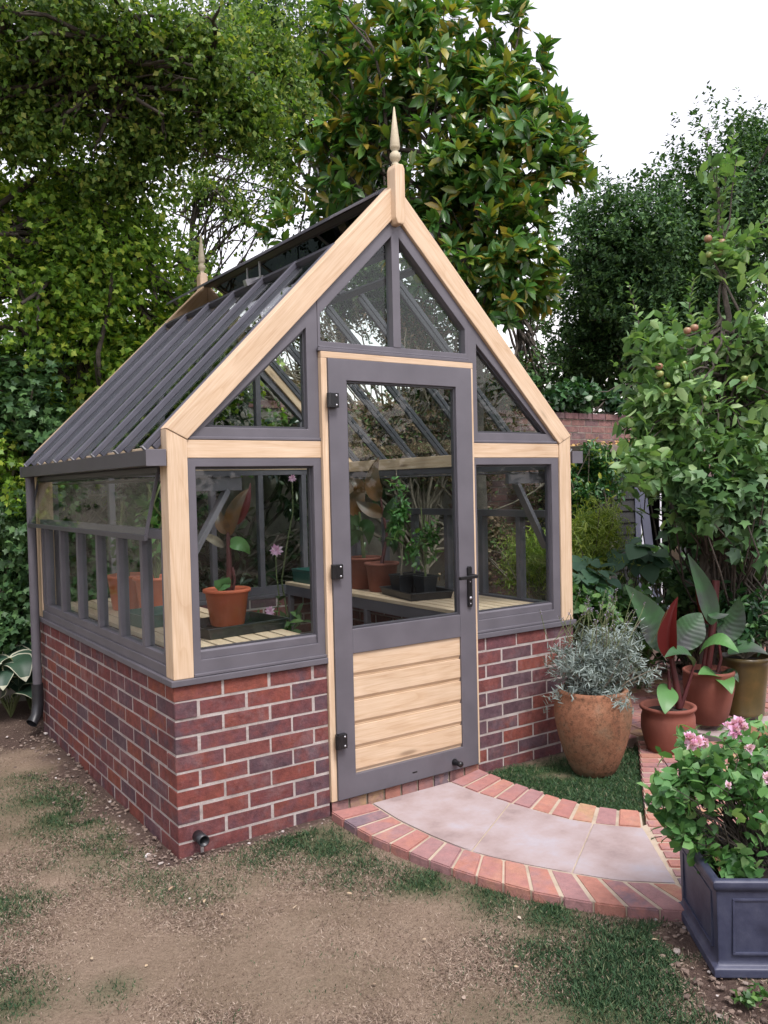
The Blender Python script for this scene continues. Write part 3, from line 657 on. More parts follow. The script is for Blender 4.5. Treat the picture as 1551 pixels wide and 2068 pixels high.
# front left: black tray with the orange pot
tray('plant_tray', 'black plastic tray under the orange pot behind the left window', (.50,.52,BZ), R(8), .46, .34, .055, BLACKPLASTIC)
def canna_inside(base, t, pxs, depth):
    pass
pb = onz(460,1262,.84); D0 = float((pb-CAM)@FWD)
t = potted('potted_canna', 'bronze leaved canna in a bright orange plastic pot behind the left window', 'potted plant', (pb[0],pb[1],.8405), .086, .112, .19, PLASTICPOT)
tubes('stem', [([at(461,1200,D0), at(463,1150,D0), at(462,1110,D0), at(460,1065,D0)], [.017,.015,.013,.009]), ([at(470,1195,D0),at(474,1170,D0),at(469,1145,D0)], .008)], STEMRED, t, 8)
for mt, nm, pp in ((CANNADK,'leaf',[(462,1075,440,1060,442,1025,.075,1)]), (CANNADK,'leaf',[(462,1085,466,1020,505,985,.085,1)]), (CANNAR,'leaf',[(470,1060,500,1040,506,975,.055,1)]), (L_ROSE,'leaf',[(458,1190,440,1160,462,1210,.10,1)]), (L_ROSE,'leaf',[(462,1100,490,1090,505,1120,.08,1)]), (PETALW,'withered_leaf',[(452,1105,430,1085,400,1078,.05,1)])):
    bm = bmesh.new()
    for a in pp: bigleaf(bm, at(a[0],a[1],D0), at(a[2],a[3],D0-.05), at(a[4],a[5],D0+.02), a[6], -FWD+np.array([0,0,.3]), .3)
    mk(nm, bm, mt if nm == 'leaf' else TWIG, t, smooth=True)
# two orange pots further back on the left bench, green tray
for i, (px, py, lab, dz) in enumerate(((262,1228,'orange plastic pot further back on the left bench, farthest from the front window',0),(318,1234,'orange plastic pot with tall green stems on the left bench behind the green tray',0))):
    b = onz(px, py, .835); t = potted('potted_plant', lab, 'potted plant', (b[0],b[1],BZ), .10, .125, .21, PLASTICPOT, group='orange pots on the left bench'); d = float((b-CAM)@FWD)
    c = np.array([b[0],b[1],BZ+.2])
    P, O = shoots(ball(c+np.array([0,0,.22+.1*i]), .10, .10, .16+.12*i), 18, .8)
    leaves('foliage', T_OVAL, [grow(T_OVAL, P, O, 4, .1, .085, .05)], L_ROSE if i else L_DARK, t)
    tubes('stem', [(curve(c-np.array([0,0,.03]), c+np.array([rng.uniform(-.05,.05),rng.uniform(-.05,.05),.45+.1*i]), .02), [.007]*7) for _ in range(3+2*i)], STEMGREEN, t)
b = onz(335,1262,.835)
tray('seed_tray', 'dark green seed tray on the left bench in front of the orange pots', (.30,1.02,BZ), R(5), .30, .30, .07, GREENPLASTIC)
# right bench
for px, py, lab, sc in ((772,1192,'terracotta pot with an upright bronze canna on the right bench',1.0),(737,1186,'wider terracotta pot of dark leaves at the back of the right bench',1.12)):
    b = onz(px, py, .835); d = float((b-CAM)@FWD)
    t = potted('potted_canna', lab, 'potted plant', (b[0],b[1],BZ), .088*sc, .108*sc, .195*sc, TERRA2)
    top = np.array([b[0],b[1],BZ+.18])
    if sc == 1.0:
        tubes('stem', [([top, at(782,1080,d), at(772,1030,d), at(768,1000,d)], [.014,.011,.009,.006])], STEMRED, t, 8)
        for mt, a in ((CANNADK,(770,1010,735,985,766,922,.13)),(CANNADK,(775,1040,740,1030,720,1012,.11)),(L_RHODO,(780,1080,800,1060,815,1085,.10)),(L_RHODO,(778,1100,800,1080,795,1120,.09)),(L_RHODO,(776,1050,795,1020,800,1000,.09))):
            bm = bmesh.new(); bigleaf(bm, at(a[0],a[1],d), at(a[2],a[3],d-.05), at(a[4],a[5],d), a[6], -FWD+np.array([0.2,0,.2]), .35); mk('leaf', bm, mt, t, smooth=True)
    else:
        tubes('stem', [([top, at(728,1060,d), at(722,1000,d)], [.014,.011,.007])], STEMGREEN, t, 8)
        for mt, a in ((CANNADK,(725,1040,705,1010,742,985,.16)),(L_DARK,(725,1060,705,1045,712,1085,.13)),(L_DARK,(728,1070,748,1050,745,1100,.12)),(CANNADK,(722,1000,735,975,700,968,.10)),(L_DARK,(728,1090,720,1070,702,1110,.1))):
            bm = bmesh.new(); bigleaf(bm, at(a[0],a[1],d), at(a[2],a[3],d-.05), at(a[4],a[5],d), a[6], -FWD+np.array([0.2,0,.2]), .35); mk('leaf', bm, mt, t, smooth=True)
tray('plant_tray', 'black plastic tray holding small square pots on the right bench', (1.965,.93,BZ), R(80), .46, .30, .05, BLACKPLASTIC)
for k, (x, y, lab) in enumerate(((1.93,1.04,'square black pot with a tall caned pepper plant on the right bench'),(1.99,.86,'square black pot with bushy leaves nearest the door handle'),(2.05,1.06,'square black pot with a short seedling at the back of the tray'))):
    t = thing('potted_seedling', lab, 'potted plant', (x,y,BZ+.009), 'square black pots in the tray')
    bm = bmesh.new(); c = Vector((x,y,BZ+.009)); A, B = .042, .055
    v = [[bm.verts.new(c+Vector((i*q,j*q,z))) for i, j in ((-1,-1),(1,-1),(1,1),(-1,1))] for q, z in ((A,0),(B,.115),(B+.004,.115),(B+.004,.128),(B-.003,.128),(B-.006,.11))]
    for a_, b_ in zip(v, v[1:]):
        for i in range(4): bm.faces.new((a_[i],a_[(i+1)%4],b_[(i+1)%4],b_[i]))
    bm.faces.new(v[0][::-1]); bm.faces.new(v[-1]); mk('pot', bm, BLACKPLASTIC, t, bevel=.002)
    hgt = (.62,.40,.25)[k]; c = np.array([x,y,BZ+.12])
    tubes('stem', [(curve(c, c+np.array([0.01,0.0,hgt]), .0, 7, .012), np.linspace(.006,.003,7)), (curve(c+np.array([.015,.01,0]), c+np.array([.0,.03,hgt*1.12]), 0, 4, .002), [.004]*4)], TWIG if k == 0 else STEMGREEN, t)
    P, O = shoots(ball(c+np.array([0,0,hgt*.62]), .10, .10, hgt*.48), (46,30,12)[k], .9, 6, -.6)
    leaves('foliage', T_OVAL, [grow(T_OVAL, P, O, 5, .09, .06, .026, up=.2, droop=.25)], L_ROSE if k != 1 else L_BRIGHT, t)
tray('seed_trough', 'dark green trough at the far end of the right bench', (1.90,2.10,BZ), R(90), .34, .22, .10, GREENPLASTIC)
# dahlia standing on the greenhouse floor
fl = at(557,1112,5.55); fb = np.array([fl[0], fl[1], 0.0])
t = thing('potted_dahlia', 'dahlia with a pink star shaped flower inside the greenhouse', 'potted plant', fb)
bm = bmesh.new(); lathe(bm, [(.09,0),(.12,.2),(.128,.2),(.128,.225),(.115,.225),(.11,.2)], fb, 24); mk('pot', bm, BLACKPLASTIC, t, smooth=True)
bm = bmesh.new(); lathe(bm, [(.109,.19),(.05,.2),(.0001,.2)], fb, 20); mk('soil', bm, SOIL, t)
f2, f3 = at(545,1235,5.45), at(590,966,5.6)
tubes('stem', [(curve(fb+np.array([0,0,.2]), q, .0, 7, .02), np.linspace(.007,.004,7)) for q in (fl, f2, f3)], STEMGREEN, t)
P, O = shoots(ball(fb+np.array([0,0,.55]), .2, .2, .35), 40, .9); leaves('foliage', T_OVAL, [grow(T_OVAL, P, O, 4, .1, .09, .04)], L_DARK, t)
def daisy(c, r, n, f, mat, parent, rows=1):
    f = nrm(np.asarray(f, float)); a = nrm(np.cross(f, [.2,.1,1])); b = np.cross(f, a); A = []
    for k in range(rows):
        th = np.arange(n)*2*np.pi/n + k*.2 + rng.normal(size=n)*.08
        d = a*np.cos(th)[:,None] + b*np.sin(th)[:,None] + f*(.15+.35*k); q = r*(1-.25*k)*rng.uniform(.85,1.1,n)
        A.append(leaf_arrays(T_OVAL, np.repeat(np.asarray(c)[None],n,0), d, np.repeat(f[None],n,0), q, q*.42))
    return leaves('flower', T_OVAL, A, mat, parent)
for q, r in ((fl,.048),(f2,.035),(f3,.03)): fo = daisy(q, r, 10, -FWD+np.array([0,0,.2]), PETAL, t, 2)

# ================================================================== GROUND
def fbm(p, f, seed): return clump(p, f, seed)*.6 + clump(p, f*2.3, seed+1)*.3 + clump(p, f*5.1, seed+2)*.15
GREENS = [(200,1630,.22,1.0),(130,1600,.22,.9),(265,1690,.20,.9),(60,1580,.15,.5),(330,1720,.12,.5),(600,1690,.13,.9),(690,1700,.14,1),(520,1720,.12,.6),(760,1740,.10,.7),(850,1770,.10,.9),(1000,1800,.10,.8),(1150,1840,.12,.9),(1290,1890,.16,1.1),(1340,1960,.17,1.2),(1300,2040,.18,1.1),(1230,1850,.10,.7),(1400,2050,.15,.8),(1100,1920,.09,.5),(20,1830,.10,.9),(25,2010,.10,.8),(230,1990,.06,.4),(430,1790,.12,.4),(330,1780,.12,.35),(700,1770,.08,.5),
          (1060,1570,.16,1.6),(1120,1590,.22,1.8),(1200,1590,.22,1.8),(1280,1590,.22,1.8),(1300,1540,.25,1.6),(1110,1550,.22,1.5)]
GREENS = [(onz(a,b)[:2], r, s) for a,b,r,s in GREENS]
SOILS = [(onz(a,b)[:2], r, s) for a,b,r,s in [(300,1690,.10,1.2),(230,1620,.13,1.1),(170,1560,.15,1.1),(120,1520,.2,1.1),(60,1500,.25,1.0),(20,1490,.3,.9),(340,1730,.07,1.1),(1400,1890,.10,1.2),(1430,1960,.08,1.2),(1460,2010,.10,1.2),(1530,2030,.12,1.2),(1380,1860,.06,1),(900,1770,.03,.5)]]
def gauss(p, L):
    o = np.zeros(len(p))
    for c, r, s in L: o = np.maximum(o, s*np.exp(-((p[:,:2]-c)**2).sum(1)/(2*r*r)))
    return o
def gtint(p):
    q = np.c_[p[:,:2], np.zeros(len(p))]
    n = fbm(q, 3.2, 31); n2 = fbm(q, 11, 37)
    g = np.clip(gauss(p, GREENS)*(.9+.6*n2)*.95 + .02 + .10*n + .08*n2, 0, 1)
    s = np.clip((gauss(p, SOILS) + .35*n2 - .45)*2.2, 0, 1)
    inside = (p[:,0] > -.03)&(p[:,0] < XR+.03)&(p[:,1] > -.02)&(p[:,1] < LD+.03)
    strip = np.clip(1.35 - np.abs(p[:,1]+.02)/.05 + .5*n2, 0, 1)*((p[:,0] > 0)&(p[:,0] < .75)&(p[:,1] < .02)) + np.clip(1.3 - np.abs(p[:,0]+.04)/.08+.7*n2, 0, 1)*((p[:,1] > -.05)&(p[:,1] < LD)&(p[:,0] < .02)&(p[:,0] > -.4))
    far = (p[:,1] > 2.5)|((p[:,0]-1.9) + (p[:,1]+.3)*.2 > .95)
    s = np.maximum.reduce([s, strip, inside*1.0, far*.9]); s = np.clip(s, 0, 1)
    return g*(1-s), s
def axis_pts(a, b, st, lim):
    core = np.arange(a, b, st); out = []; x = st
    while core[-1] + x < lim: out.append(core[-1]+x); x *= 1.45
    lo = []; x = st
    while core[0]-x > -lim: lo.append(core[0]-x); x *= 1.45
    return np.array(lo[::-1]+list(core)+out)
gx = axis_pts(-2.2, 3.4, .035, 220); gy = axis_pts(-2.6, 3.2, .035, 220)
X_, Y_ = np.meshgrid(gx, gy, indexing='ij'); gp = np.c_[X_.ravel(), Y_.ravel(), np.zeros(X_.size)]
near = np.exp(-((gp[:,0]-.5)**2+(gp[:,1]+.3)**2)/30)
gg, gs = gtint(gp)
gp[:,2] = -.012 + near*(.010*fbm(gp, 2.2, 5) + .006*fbm(gp, 9, 8)*(1+gs))
gp[:,2] = np.minimum(gp[:,2], .004)
ins = (gp[:,0] > -.0)&(gp[:,0] < XR)&(gp[:,1] > 0)&(gp[:,1] < LD); gp[ins,2] = -.02
nx_, ny_ = len(gx), len(gy); i, j = np.meshgrid(np.arange(nx_-1), np.arange(ny_-1), indexing='ij')
gf = np.stack([i*ny_+j, (i+1)*ny_+j, (i+1)*ny_+j+1, i*ny_+j+1], -1).reshape(-1,4)
m, nt, b = newmat('lawn_earth'); co = objco(nt)
at_ = nt.nodes.new('ShaderNodeAttribute'); at_.attribute_name = 'tint'; sp = nt.nodes.new('ShaderNodeSeparateColor'); nt.links.new(at_.outputs['Color'], sp.inputs[0])
nA = noise(nt, co, 5, 6, .65); nB = noise(nt, co, 70, 6, .75); nC = noise(nt, co, 260, 4, .8)
straw = mix(nt, .6, ramp(nt, nA, [(.32,(.15,.104,.08)),(.5,(.235,.172,.13)),(.66,(.32,.25,.195))]), ramp(nt, nB, [(.32,(.09,.062,.048)),(.5,(.225,.167,.125)),(.7,(.37,.29,.225))]))
straw = mix(nt, .8, straw, ramp(nt, noise(nt, co, 2.1, 4, .6), [(.34,(.62,.60,.54)),(.5,(.95,.93,.9)),(.66,(1.12,1.1,1.1))]), 'MULTIPLY')
straw = mix(nt, .4, straw, ramp(nt, nC, [(.3,(.12,.085,.055)),(.7,(.44,.35,.25))]))
grn = ramp(nt, nB, [(.3,(.015,.03,.012)),(.55,(.035,.075,.025)),(.75,(.07,.115,.04))])
soil = mix(nt, .5, ramp(nt, nB, [(.3,(.045,.030,.024)),(.55,(.105,.072,.058)),(.8,(.17,.125,.10))]), ramp(nt, nC, [(.3,(.05,.035,.03)),(.72,(.17,.12,.10))]))
c = mix(nt, sp.outputs[0], straw, grn); c = mix(nt, sp.outputs[1], c, soil)
nt.links.new(c, b.inputs['Base Color']); b.inputs['Roughness'].default_value = 1; b.inputs['Specular IOR Level'].default_value = .1
bump(nt, b, nB, .9, .02)
o = npmesh('ground', gp, [gf], m, None, True, org=(0,0,0), col=np.c_[gg, gs, np.zeros(len(gg))]); o['kind'] = 'structure'

# ------------------------------------------------------------------ path
def poly(pxs, z): return [np.array(onz(a, b, z)) for a, b in pxs]
PT = .030
out1 = poly([(667,1640),(735,1683),(808,1714),(880,1744),(946,1766),(1070,1800),(1160,1817),(1252,1831),(1376,1840),(1480,1845)], PT)
in1 = poly([(751,1622),(805,1656),(870,1687),(925,1710),(984,1728),(1060,1745),(1137,1759),(1190,1768),(1252,1778),(1366,1783)], PT)
in2 = poly([(908,1579),(970,1603),(1037,1623),(1095,1640),(1161,1657),(1230,1666),(1299,1671)], PT)
out2 = poly([(968,1552),(1030,1577),(1089,1597),(1135,1611),(1185,1623),(1240,1632),(1294,1637)], PT)
def resample(P, n):
    P = np.array(P); s = np.r_[0, np.cumsum(np.linalg.norm(np.diff(P, axis=0), axis=1))]; t = np.linspace(0, s[-1], n)
    k = 25; P2 = np.stack([np.interp(np.linspace(0,s[-1],200), s, P[:,i]) for i in range(3)], 1)
    for _ in range(14): P2[1:-1] = (P2[:-2]+P2[1:-1]*2+P2[2:])/4
    return np.stack([np.interp(t, np.linspace(0,s[-1],200), P2[:,i]) for i in range(3)], 1)
def prismz(bm, pts, z0, z1, mi=0):
    A = [bm.verts.new((p[0],p[1],z0)) for p in pts]; B = [bm.verts.new((p[0],p[1],z1)) for p in pts]; n = len(pts)
    bm.faces.new(A[::-1]).material_index = mi; bm.faces.new(B).material_index = mi
    for i in range(n): bm.faces.new((A[i],A[(i+1)%n],B[(i+1)%n],B[i])).material_index = mi
def soldiers(bm, A, B, n, gap, top):
    A, B = resample(A, n*12+1), resample(B, n*12+1)
    for i in range(n):
        a0, a1 = A[i*12], A[i*12+11]; b0, b1 = B[i*12], B[i*12+11]
        j = rnd.uniform(-.002,.002)
        q = [a0+(b0-a0)*.02, a1+(b1-a1)*.02, b1+(a1-b1)*.02, b0+(a0-b0)*.02]
        prismz(bm, q, -.05, top+j)
bm = bmesh.new(); soldiers(bm, out1, in1, 16, .1, PT); soldiers(bm, in2, out2, 10, .1, PT)
# running brick paving between the path and the pots
pax = nrm(onz(1400,1740)-onz(1310,1738))[:2]; pax = np.array([pax[0],pax[1],0]); pay = np.array([-pax[1],pax[0],0]) 
if pay@FWD < 0: pay = -pay
po = onz(1305,1668,PT)
for r_ in range(-8, 16):
    lo = float(np.interp(r_*.079, [-.6, 0.0, .7, 1.2], [.014, .010, .12, .20])); first = True
    while lo < .95:
        l = .1025 if first and r_ % 2 else .215; first = False; hi = lo+l
        q = [po+pax*lo+pay*(r_*.079), po+pax*hi+pay*(r_*.079), po+pax*hi+pay*(r_*.079+.068), po+pax*lo+pay*(r_*.079+.068)]
        prismz(bm, q, -.05, PT-.001+rnd.uniform(-.002,.001)); lo = hi+.010
bmesh.ops.bevel(bm, geom=list(bm.edges), offset=.005, segments=2, affect='EDGES', clamp_overlap=True)
o1, i1, i2, o2 = (resample(q, 40) for q in (out1, in1, in2, out2))
o1m = o1+(i1-o1)*.07; o2m = o2+(i2-o2)*.07; prismz(bm, list(o1m)+list(i1[::-1]), -.06, PT-.004, 1); prismz(bm, list(i2)+list(o2m[::-1]), -.06, PT-.004, 1)
prismz(bm, [po+pax*-.03+pay*-.63, po+pax*1.0+pay*-.63, po+pax*1.0+pay*1.26, po+pax*.205+pay*1.26, po+pax*.118+pay*.7, po+pax*.008+pay*.03, po+pax*-.03], -.06, PT-.006, 1)
o = mk('path_edging', bm, [BRICKPAVE, MORTARPAVE], org=(0,0,0)); o['kind'] = 'structure'
bm = bmesh.new()
mid = lambda t: (i1[int(t*39)], i2[int(t*39)])
cuts = [(0,0),(.47,.40),(.76,.80),(1,1)]
for (a0,b0),(a1,b1) in zip(cuts, cuts[1:]):
    A = i1[int(a0*39):int(a1*39)+1]; B = i2[int(b0*39):int(b1*39)+1]
    P_ = list(A)+list(B[::-1]); c = sum(P_)/len(P_)
    prismz(bm, [p+(c-p)*.012 for p in P_], -.05, PT+rnd.uniform(-.001,.003))
bmesh.ops.bevel(bm, geom=list(bm.edges), offset=.004, segments=1, affect='EDGES', clamp_overlap=True)
prismz(bm, list(i1)+list(i2[::-1]), -.06, PT-.0045, 1)
o = mk('path', bm, [SLAB, MORTARPAVE], org=(0,0,0)); o['kind'] = 'structure'
# raised brick patio at the right
st0, st1 = onz(1290,1505), onz(1551,1452); sd = nrm(st1-st0); sn = np.array([-sd[1],sd[0],0.0]); sn = sn if sn@FWD > 0 else -sn
PZ = .055
bm = bmesh.new()
for r_ in range(12):
    for k in range(-1, 12):
        w, l = (.215,.1025) if r_ == 0 else (.1025,.215)
        off = 0 if r_ == 0 else .215+.01+(r_-1)*.1125
        a = k*(l+.01) + (r_%2)*.1; p = st0 + sd*a + sn*off
        prismz(bm, [p, p+sd*l, p+sd*l+sn*w, p+sn*w], -.05, PZ+rnd.uniform(-.002,.002))
bmesh.ops.bevel(bm, geom=list(bm.edges), offset=.004, segments=2, affect='EDGES', clamp_overlap=True)
prismz(bm, [st0-sd*.2, st0+sd*2.7, st0+sd*2.7+sn*1.4, st0-sd*.2+sn*1.4], -.06, PZ-.006, 1)
o = mk('patio', bm, [BRICKPAVE, MORTARPAVE], org=(0,0,0)); o['kind'] = 'structure'
bm = bmesh.new()
q0 = onz(1500,1500,.02); prismz(bm, [q0, q0+sd*1.2, q0+sd*1.2+sn*.42, q0+sn*.42-sd*.1], -.05, .022)
o = mk('paving_slab', bm, [SLAB], org=(0,0,0), bevel=.004); o['kind'] = 'structure'

# ------------------------------------------------------------------ grass
def inpoly(p, P):
    x, y = p[:,0], p[:,1]; o = np.zeros(len(p), bool); n = len(P)
    for i in range(n):
        a, b_ = P[i], P[(i+1)%n]; c_ = ((a[1] > y) != (b_[1] > y)) & (x < (b_[0]-a[0])*(y-a[1])/(b_[1]-a[1]+1e-12)+a[0]); o ^= c_
    return o
PATHP = [q[:2] for q in list(o1)]+[q[:2] for q in list(o2[::-1])]
PAVEP = [q[:2] for q in (po+pax*.014+pay*-.63, po+pax*1.0+pay*-.63, po+pax*1.0+pay*1.26, po+pax*.205+pay*1.26, po+pax*.118+pay*.7, po+pax*.012)]
n = 420000
d_ = 2.0 + 4.6*rng.random(n)**1.6; px_ = rng.uniform(-60, 1610, n)
hd_ = nrm(np.c_[(FWD[0]+(px_-775)/FPX*RGT[0]), (FWD[1]+(px_-775)/FPX*RGT[1])])
p = np.c_[CAM[0]+hd_[:,0]*d_, CAM[1]+hd_[:,1]*d_, np.zeros(n)]
bad = inpoly(p, PATHP)|inpoly(p, PAVEP)|((p[:,0] > -.01)&(p[:,0] < XR+.01)&(p[:,1] > -.012)&(p[:,1] < LD))|(((p-st0)@sn > 0)&(p[:,0] > 2.2))
p = p[~bad]; g, s = gtint(p)
keep = rng.random(len(p)) > s*.96; p, g = p[keep], g[keep]
isg = rng.random(len(p)) < np.clip(g*.80, 0, .95)
gl = rng.random(len(p)) < .9; keep = isg | gl; p, g, isg = p[keep], g[keep], isg[keep]; n = len(p)
p[:,2] = -.012
dirn = rng.normal(size=(n,3)); dirn[:,2] = np.where(isg, 1.1+.5*rng.random(n), .28+.35*rng.random(n)); dirn = nrm(dirn)
Lg = np.where(isg, rng.uniform(.012,.030,n)*(.7+.5*np.clip(g,0,1)), rng.uniform(.008,.022,n))
Vg = leaf_arrays((np.array([(0,.5,0),(0,-.5,0),(.6,0,.06),(1,0,-.1)]),None), p, dirn, rng.normal(size=(n,3))+np.array([0,0,.6]), Lg, np.where(isg,.0034,.0026)*rng.uniform(.7,1.3,n))
off = (np.arange(n)*4)[:,None,None]; T_ = np.array([(0,1,2),(0,2,3)])
tc = np.repeat(np.c_[isg*1.0, rng.random(n), np.zeros(n)], 4, 0)
m, nt, b = newmat('grass_blade'); at_ = nt.nodes.new('ShaderNodeAttribute'); at_.attribute_name = 'tint'; sp = nt.nodes.new('ShaderNodeSeparateColor'); nt.links.new(at_.outputs['Color'], sp.inputs[0])
c = mix(nt, sp.outputs[0], ramp(nt, sp.outputs[1], [(0,(.125,.086,.064)),(.4,(.205,.148,.112)),(.8,(.295,.228,.172)),(1,(.37,.305,.24))]), ramp(nt, sp.outputs[1], [(0,(.018,.045,.02)),(.5,(.032,.07,.030)),(.85,(.055,.10,.042)),(1,(.14,.14,.075))]))
nt.links.new(c, b.inputs['Base Color']); b.inputs['Roughness'].default_value = .7; b.inputs['Specular IOR Level'].default_value = .25
o = npmesh('grass', Vg.reshape(-1,3), [(T_[None]+off).reshape(-1,3)], m, None, org=(0,0,0), col=tc); o['kind'] = 'stuff'; tag(o, 'short dry lawn grass with green tufts around the greenhouse', 'grass')
# stones and bits lying on the soil and lawn
bm = bmesh.new()
def stone(x, y, r):
    mt = Matrix.Translation((x,y,r*.25-.008)) @ Matrix.Rotation(rnd.uniform(0,6),4,'Z') @ Matrix.Diagonal((r*rnd.uniform(.8,1.5), r*rnd.uniform(.7,1.1), r*rnd.uniform(.4,.8),1))
    v = bmesh.ops.create_icosphere(bm, subdivisions=1, radius=1, matrix=mt)['verts']
    for q in v: q.co += Vector((rnd.uniform(-1,1),rnd.uniform(-1,1),rnd.uniform(-1,1)))*r*.18
for k in range(600):
    c, r, s = SOILS[rnd.randrange(12)]; x, y = c[0]+rnd.gauss(0,r), c[1]+rnd.gauss(0,r)
    if not (-.01 < x < XR and -.01 < y < LD): stone(x, y, rnd.choice((.004,.005,.006,.008,.011)))
for k in range(200): stone(rnd.uniform(-.16,-.005), rnd.uniform(-.05,2.3), rnd.choice((.004,.006,.008,.012)))
for k in range(120): stone(rnd.uniform(0,.72), rnd.uniform(-.09,-.008), rnd.choice((.003,.005,.007)))
m, nt, b = newmat('pebble'); nt.links.new(ramp(nt, island(nt), [(0,(.07,.05,.04)),(.5,(.16,.115,.09)),(.9,(.20,.15,.12)),(.97,(.26,.22,.19)),(1,(.5,.46,.44))]), b.inputs['Base Color']); b.inputs['Roughness'].default_value = .9
o = mk('gravel', bm, m, org=(0,0,0)); o['kind'] = 'stuff'; tag(o, 'small stones and crumbs of earth along the foot of the walls', 'gravel')
m, nt, b = newmat('fallen_leaf'); nt.links.new(ramp(nt, island(nt), [(0,(.36,.26,.15)),(.5,(.42,.34,.24)),(.8,(.5,.47,.45)),(1,(.28,.17,.08))]), b.inputs['Base Color'])
q = [(1045,1853),(975,1762),(1060,1822),(1235,1838),(300,1800),(385,1815),(340,1800),(185,1935),(298,1950),(1047,1955),(700,1805),(905,1590),(1090,1600),(1260,1842),(600,1830),(860,1900),(450,1850),(412,1825),(1330,1900),(760,1990),(940,2020),(140,1980),(520,1640)]
P_ = np.array([onz(a,b_)+np.array([0,0,.036 if 680 < a and b_ < 1600 else .004]) for a,b_ in q]); n = len(P_)
V = leaf_arrays(T_OVAL, P_, rng.normal(size=(n,3))*np.array([1,1,.15]), np.array([0,0,1.0])+rng.normal(size=(n,3))*.3, rng.uniform(.012,.026,n), rng.uniform(.009,.015,n))
o = leaves('fallen_leaves', T_OVAL, [V], m, None); o['kind'] = 'stuff'; tag(o, 'scattered dry leaves and petals lying on the lawn and path', 'leaf litter')

# ================================================================== POTS AND PLANTS BY THE PATH
# lavender urn
lb = onz(1205,1562,0.0); lb = np.array([2.16,-.36,-.004])
t = thing('potted_lavender', 'grey lavender bush in a big bulbous weathered terracotta urn beside the door', 'potted plant', lb)
bm = bmesh.new(); lathe(bm, [(.098,0),(.108,.004),(.132,.05),(.160,.12),(.184,.20),(.199,.28),(.203,.335),(.198,.38),(.187,.412),(.185,.425),(.186,.437),(.178,.449),(.166,.450),(.155,.44),(.152,.40)], Vector(lb), 48)
mk('pot', bm, TERRA, t, smooth=True)
bm = bmesh.new(); lathe(bm, [(.156,.395),(.08,.41),(.0001,.415)], Vector(lb), 24); mk('soil', bm, SOIL, t)
lc = lb+np.array([0.02,-.02,.60])
P, O = shoots(ball(lc+np.array([0.01,-.01,0]), .295, .295, .205), 760, .75, 9, -.5, 3); P2, O2 = shoots(ball(lc+np.array([-.01,-.05,-.17]), .21,.21,.12), 110, .6, 9, -.6, 4)
O = nrm(O+np.array([0,0,.45]))
leaves('foliage', T_STRIP, [grow(T_STRIP, P, O, 13, .11, .042, .0052, up=.5, nup=.4), grow(T_STRIP, P2, O2, 12, .10, .042, .0052, up=.2, nup=.4)], L_LAV, t)
tubes('stem', [(curve(lb+np.array([rng.uniform(-.06,.06),rng.uniform(-.06,.06),.39]), q, .0, 5, .03), [.006,.005,.004,.003,.002]) for q in P[:70]], TWIG, t, 5)
fs = []; ft = []
for k in range(46):
    a, b_ = lc+np.array([rng.uniform(-.22,.22),rng.uniform(-.22,.22),.10]), None
    dv = nrm(np.array([rng.normal()*.35+.15, rng.normal()*.35-.1, 1.0])); e_ = a+dv*rng.uniform(.14,.27); fs.append((curve(a, e_, .0, 5, .01), [.0018]*5)); ft.append((e_, dv))
for f_ in fs: tubes('flower_stalk', [f_], STEMGREEN, t, 4)
for P, O in ft: leaves('flower', T_DIA, [grow(T_DIA, P[None], O[None], 12, .03, .010, .007, up=0, jit=.05)], L_LAVFL, t)

# cannas in red terracotta pots
CB = onz(1350,1523,0); cauld = lambda r, h: [(r*.62,0),(r*.68,.006),(r*.84,h*.25),(r*.97,h*.55),(r*.96,h*.78),(r*.90,h*.88),(r*.98,h*.925),(r*1.02,h*.955),(r*1.0,h*.99),(r*.93,h),(r*.85,h*.97),(r*.82,h*.85)]
t = potted('potted_canna', 'canna with a rolled dark red leaf in a round terracotta pot beside the lavender', 'potted plant', (CB[0],CB[1],-.004), 0,0,.285, TERRA2, prof=cauld(.152,.285))
D1 = float((CB-CAM)@FWD); D1s = D1
def cl(nm, mt, parent, a, D, fold=.22, face=None, wave=.0):
    bm = bmesh.new(); bigleaf(bm, at(a[0],a[1],D), at(a[2],a[3],D+a[7]), at(a[4],a[5],D+a[8]), a[6], (-FWD+np.array([0,0,.35])) if face is None else face, fold, 48, 8, None, None, wave); return mk(nm, bm, mt, parent, smooth=True)
tubes('stem', [([at(1372,1430,D1), at(1366,1385,D1), at(1357,1335,D1), at(1354,1290,D1)], [.021,.019,.015,.010]), ([at(1350,1428,D1-.03),at(1352,1390,D1-.03),at(1350,1350,D1-.02)], [.012,.010,.006]), ([at(1376,1425,D1),at(1392,1375,D1),at(1405,1335,D1-.02)], [.013,.010,.006])], STEMRED, t, 10)
cl('leaf', CANNAG, t, (1352,1318,1325,1262,1262,1180,.235,.05,-.15), D1+.04, .18, -FWD+RGT*.25+np.array([0,0,.25]), .08)
cl('rolled_leaf', CANNAR, t, (1356,1330,1338,1275,1369,1205,.115,-.02,-.02), D1-.03, .75, -FWD-RGT*.5)
cl('leaf', CANNAG, t, (1366,1310,1400,1262,1416,1238,.20,.02,.05), D1+.05, .25, -FWD+RGT*-.2, .09)
cl('leaf', CANNAG, t, (1400,1345,1385,1300,1342,1328,.12,-.05,-.2), D1, .3, np.array([0,0,1.0])-FWD*.6, .05)
cl('leaf', L_ROSE, t, (1352,1385,1345,1405,1343,1442,.135,-.12,-.16), D1, .1, -FWD+np.array([0,0,.5]))
CBB = onz(1432,1458,PZ); D2 = float((CBB-CAM)@FWD)
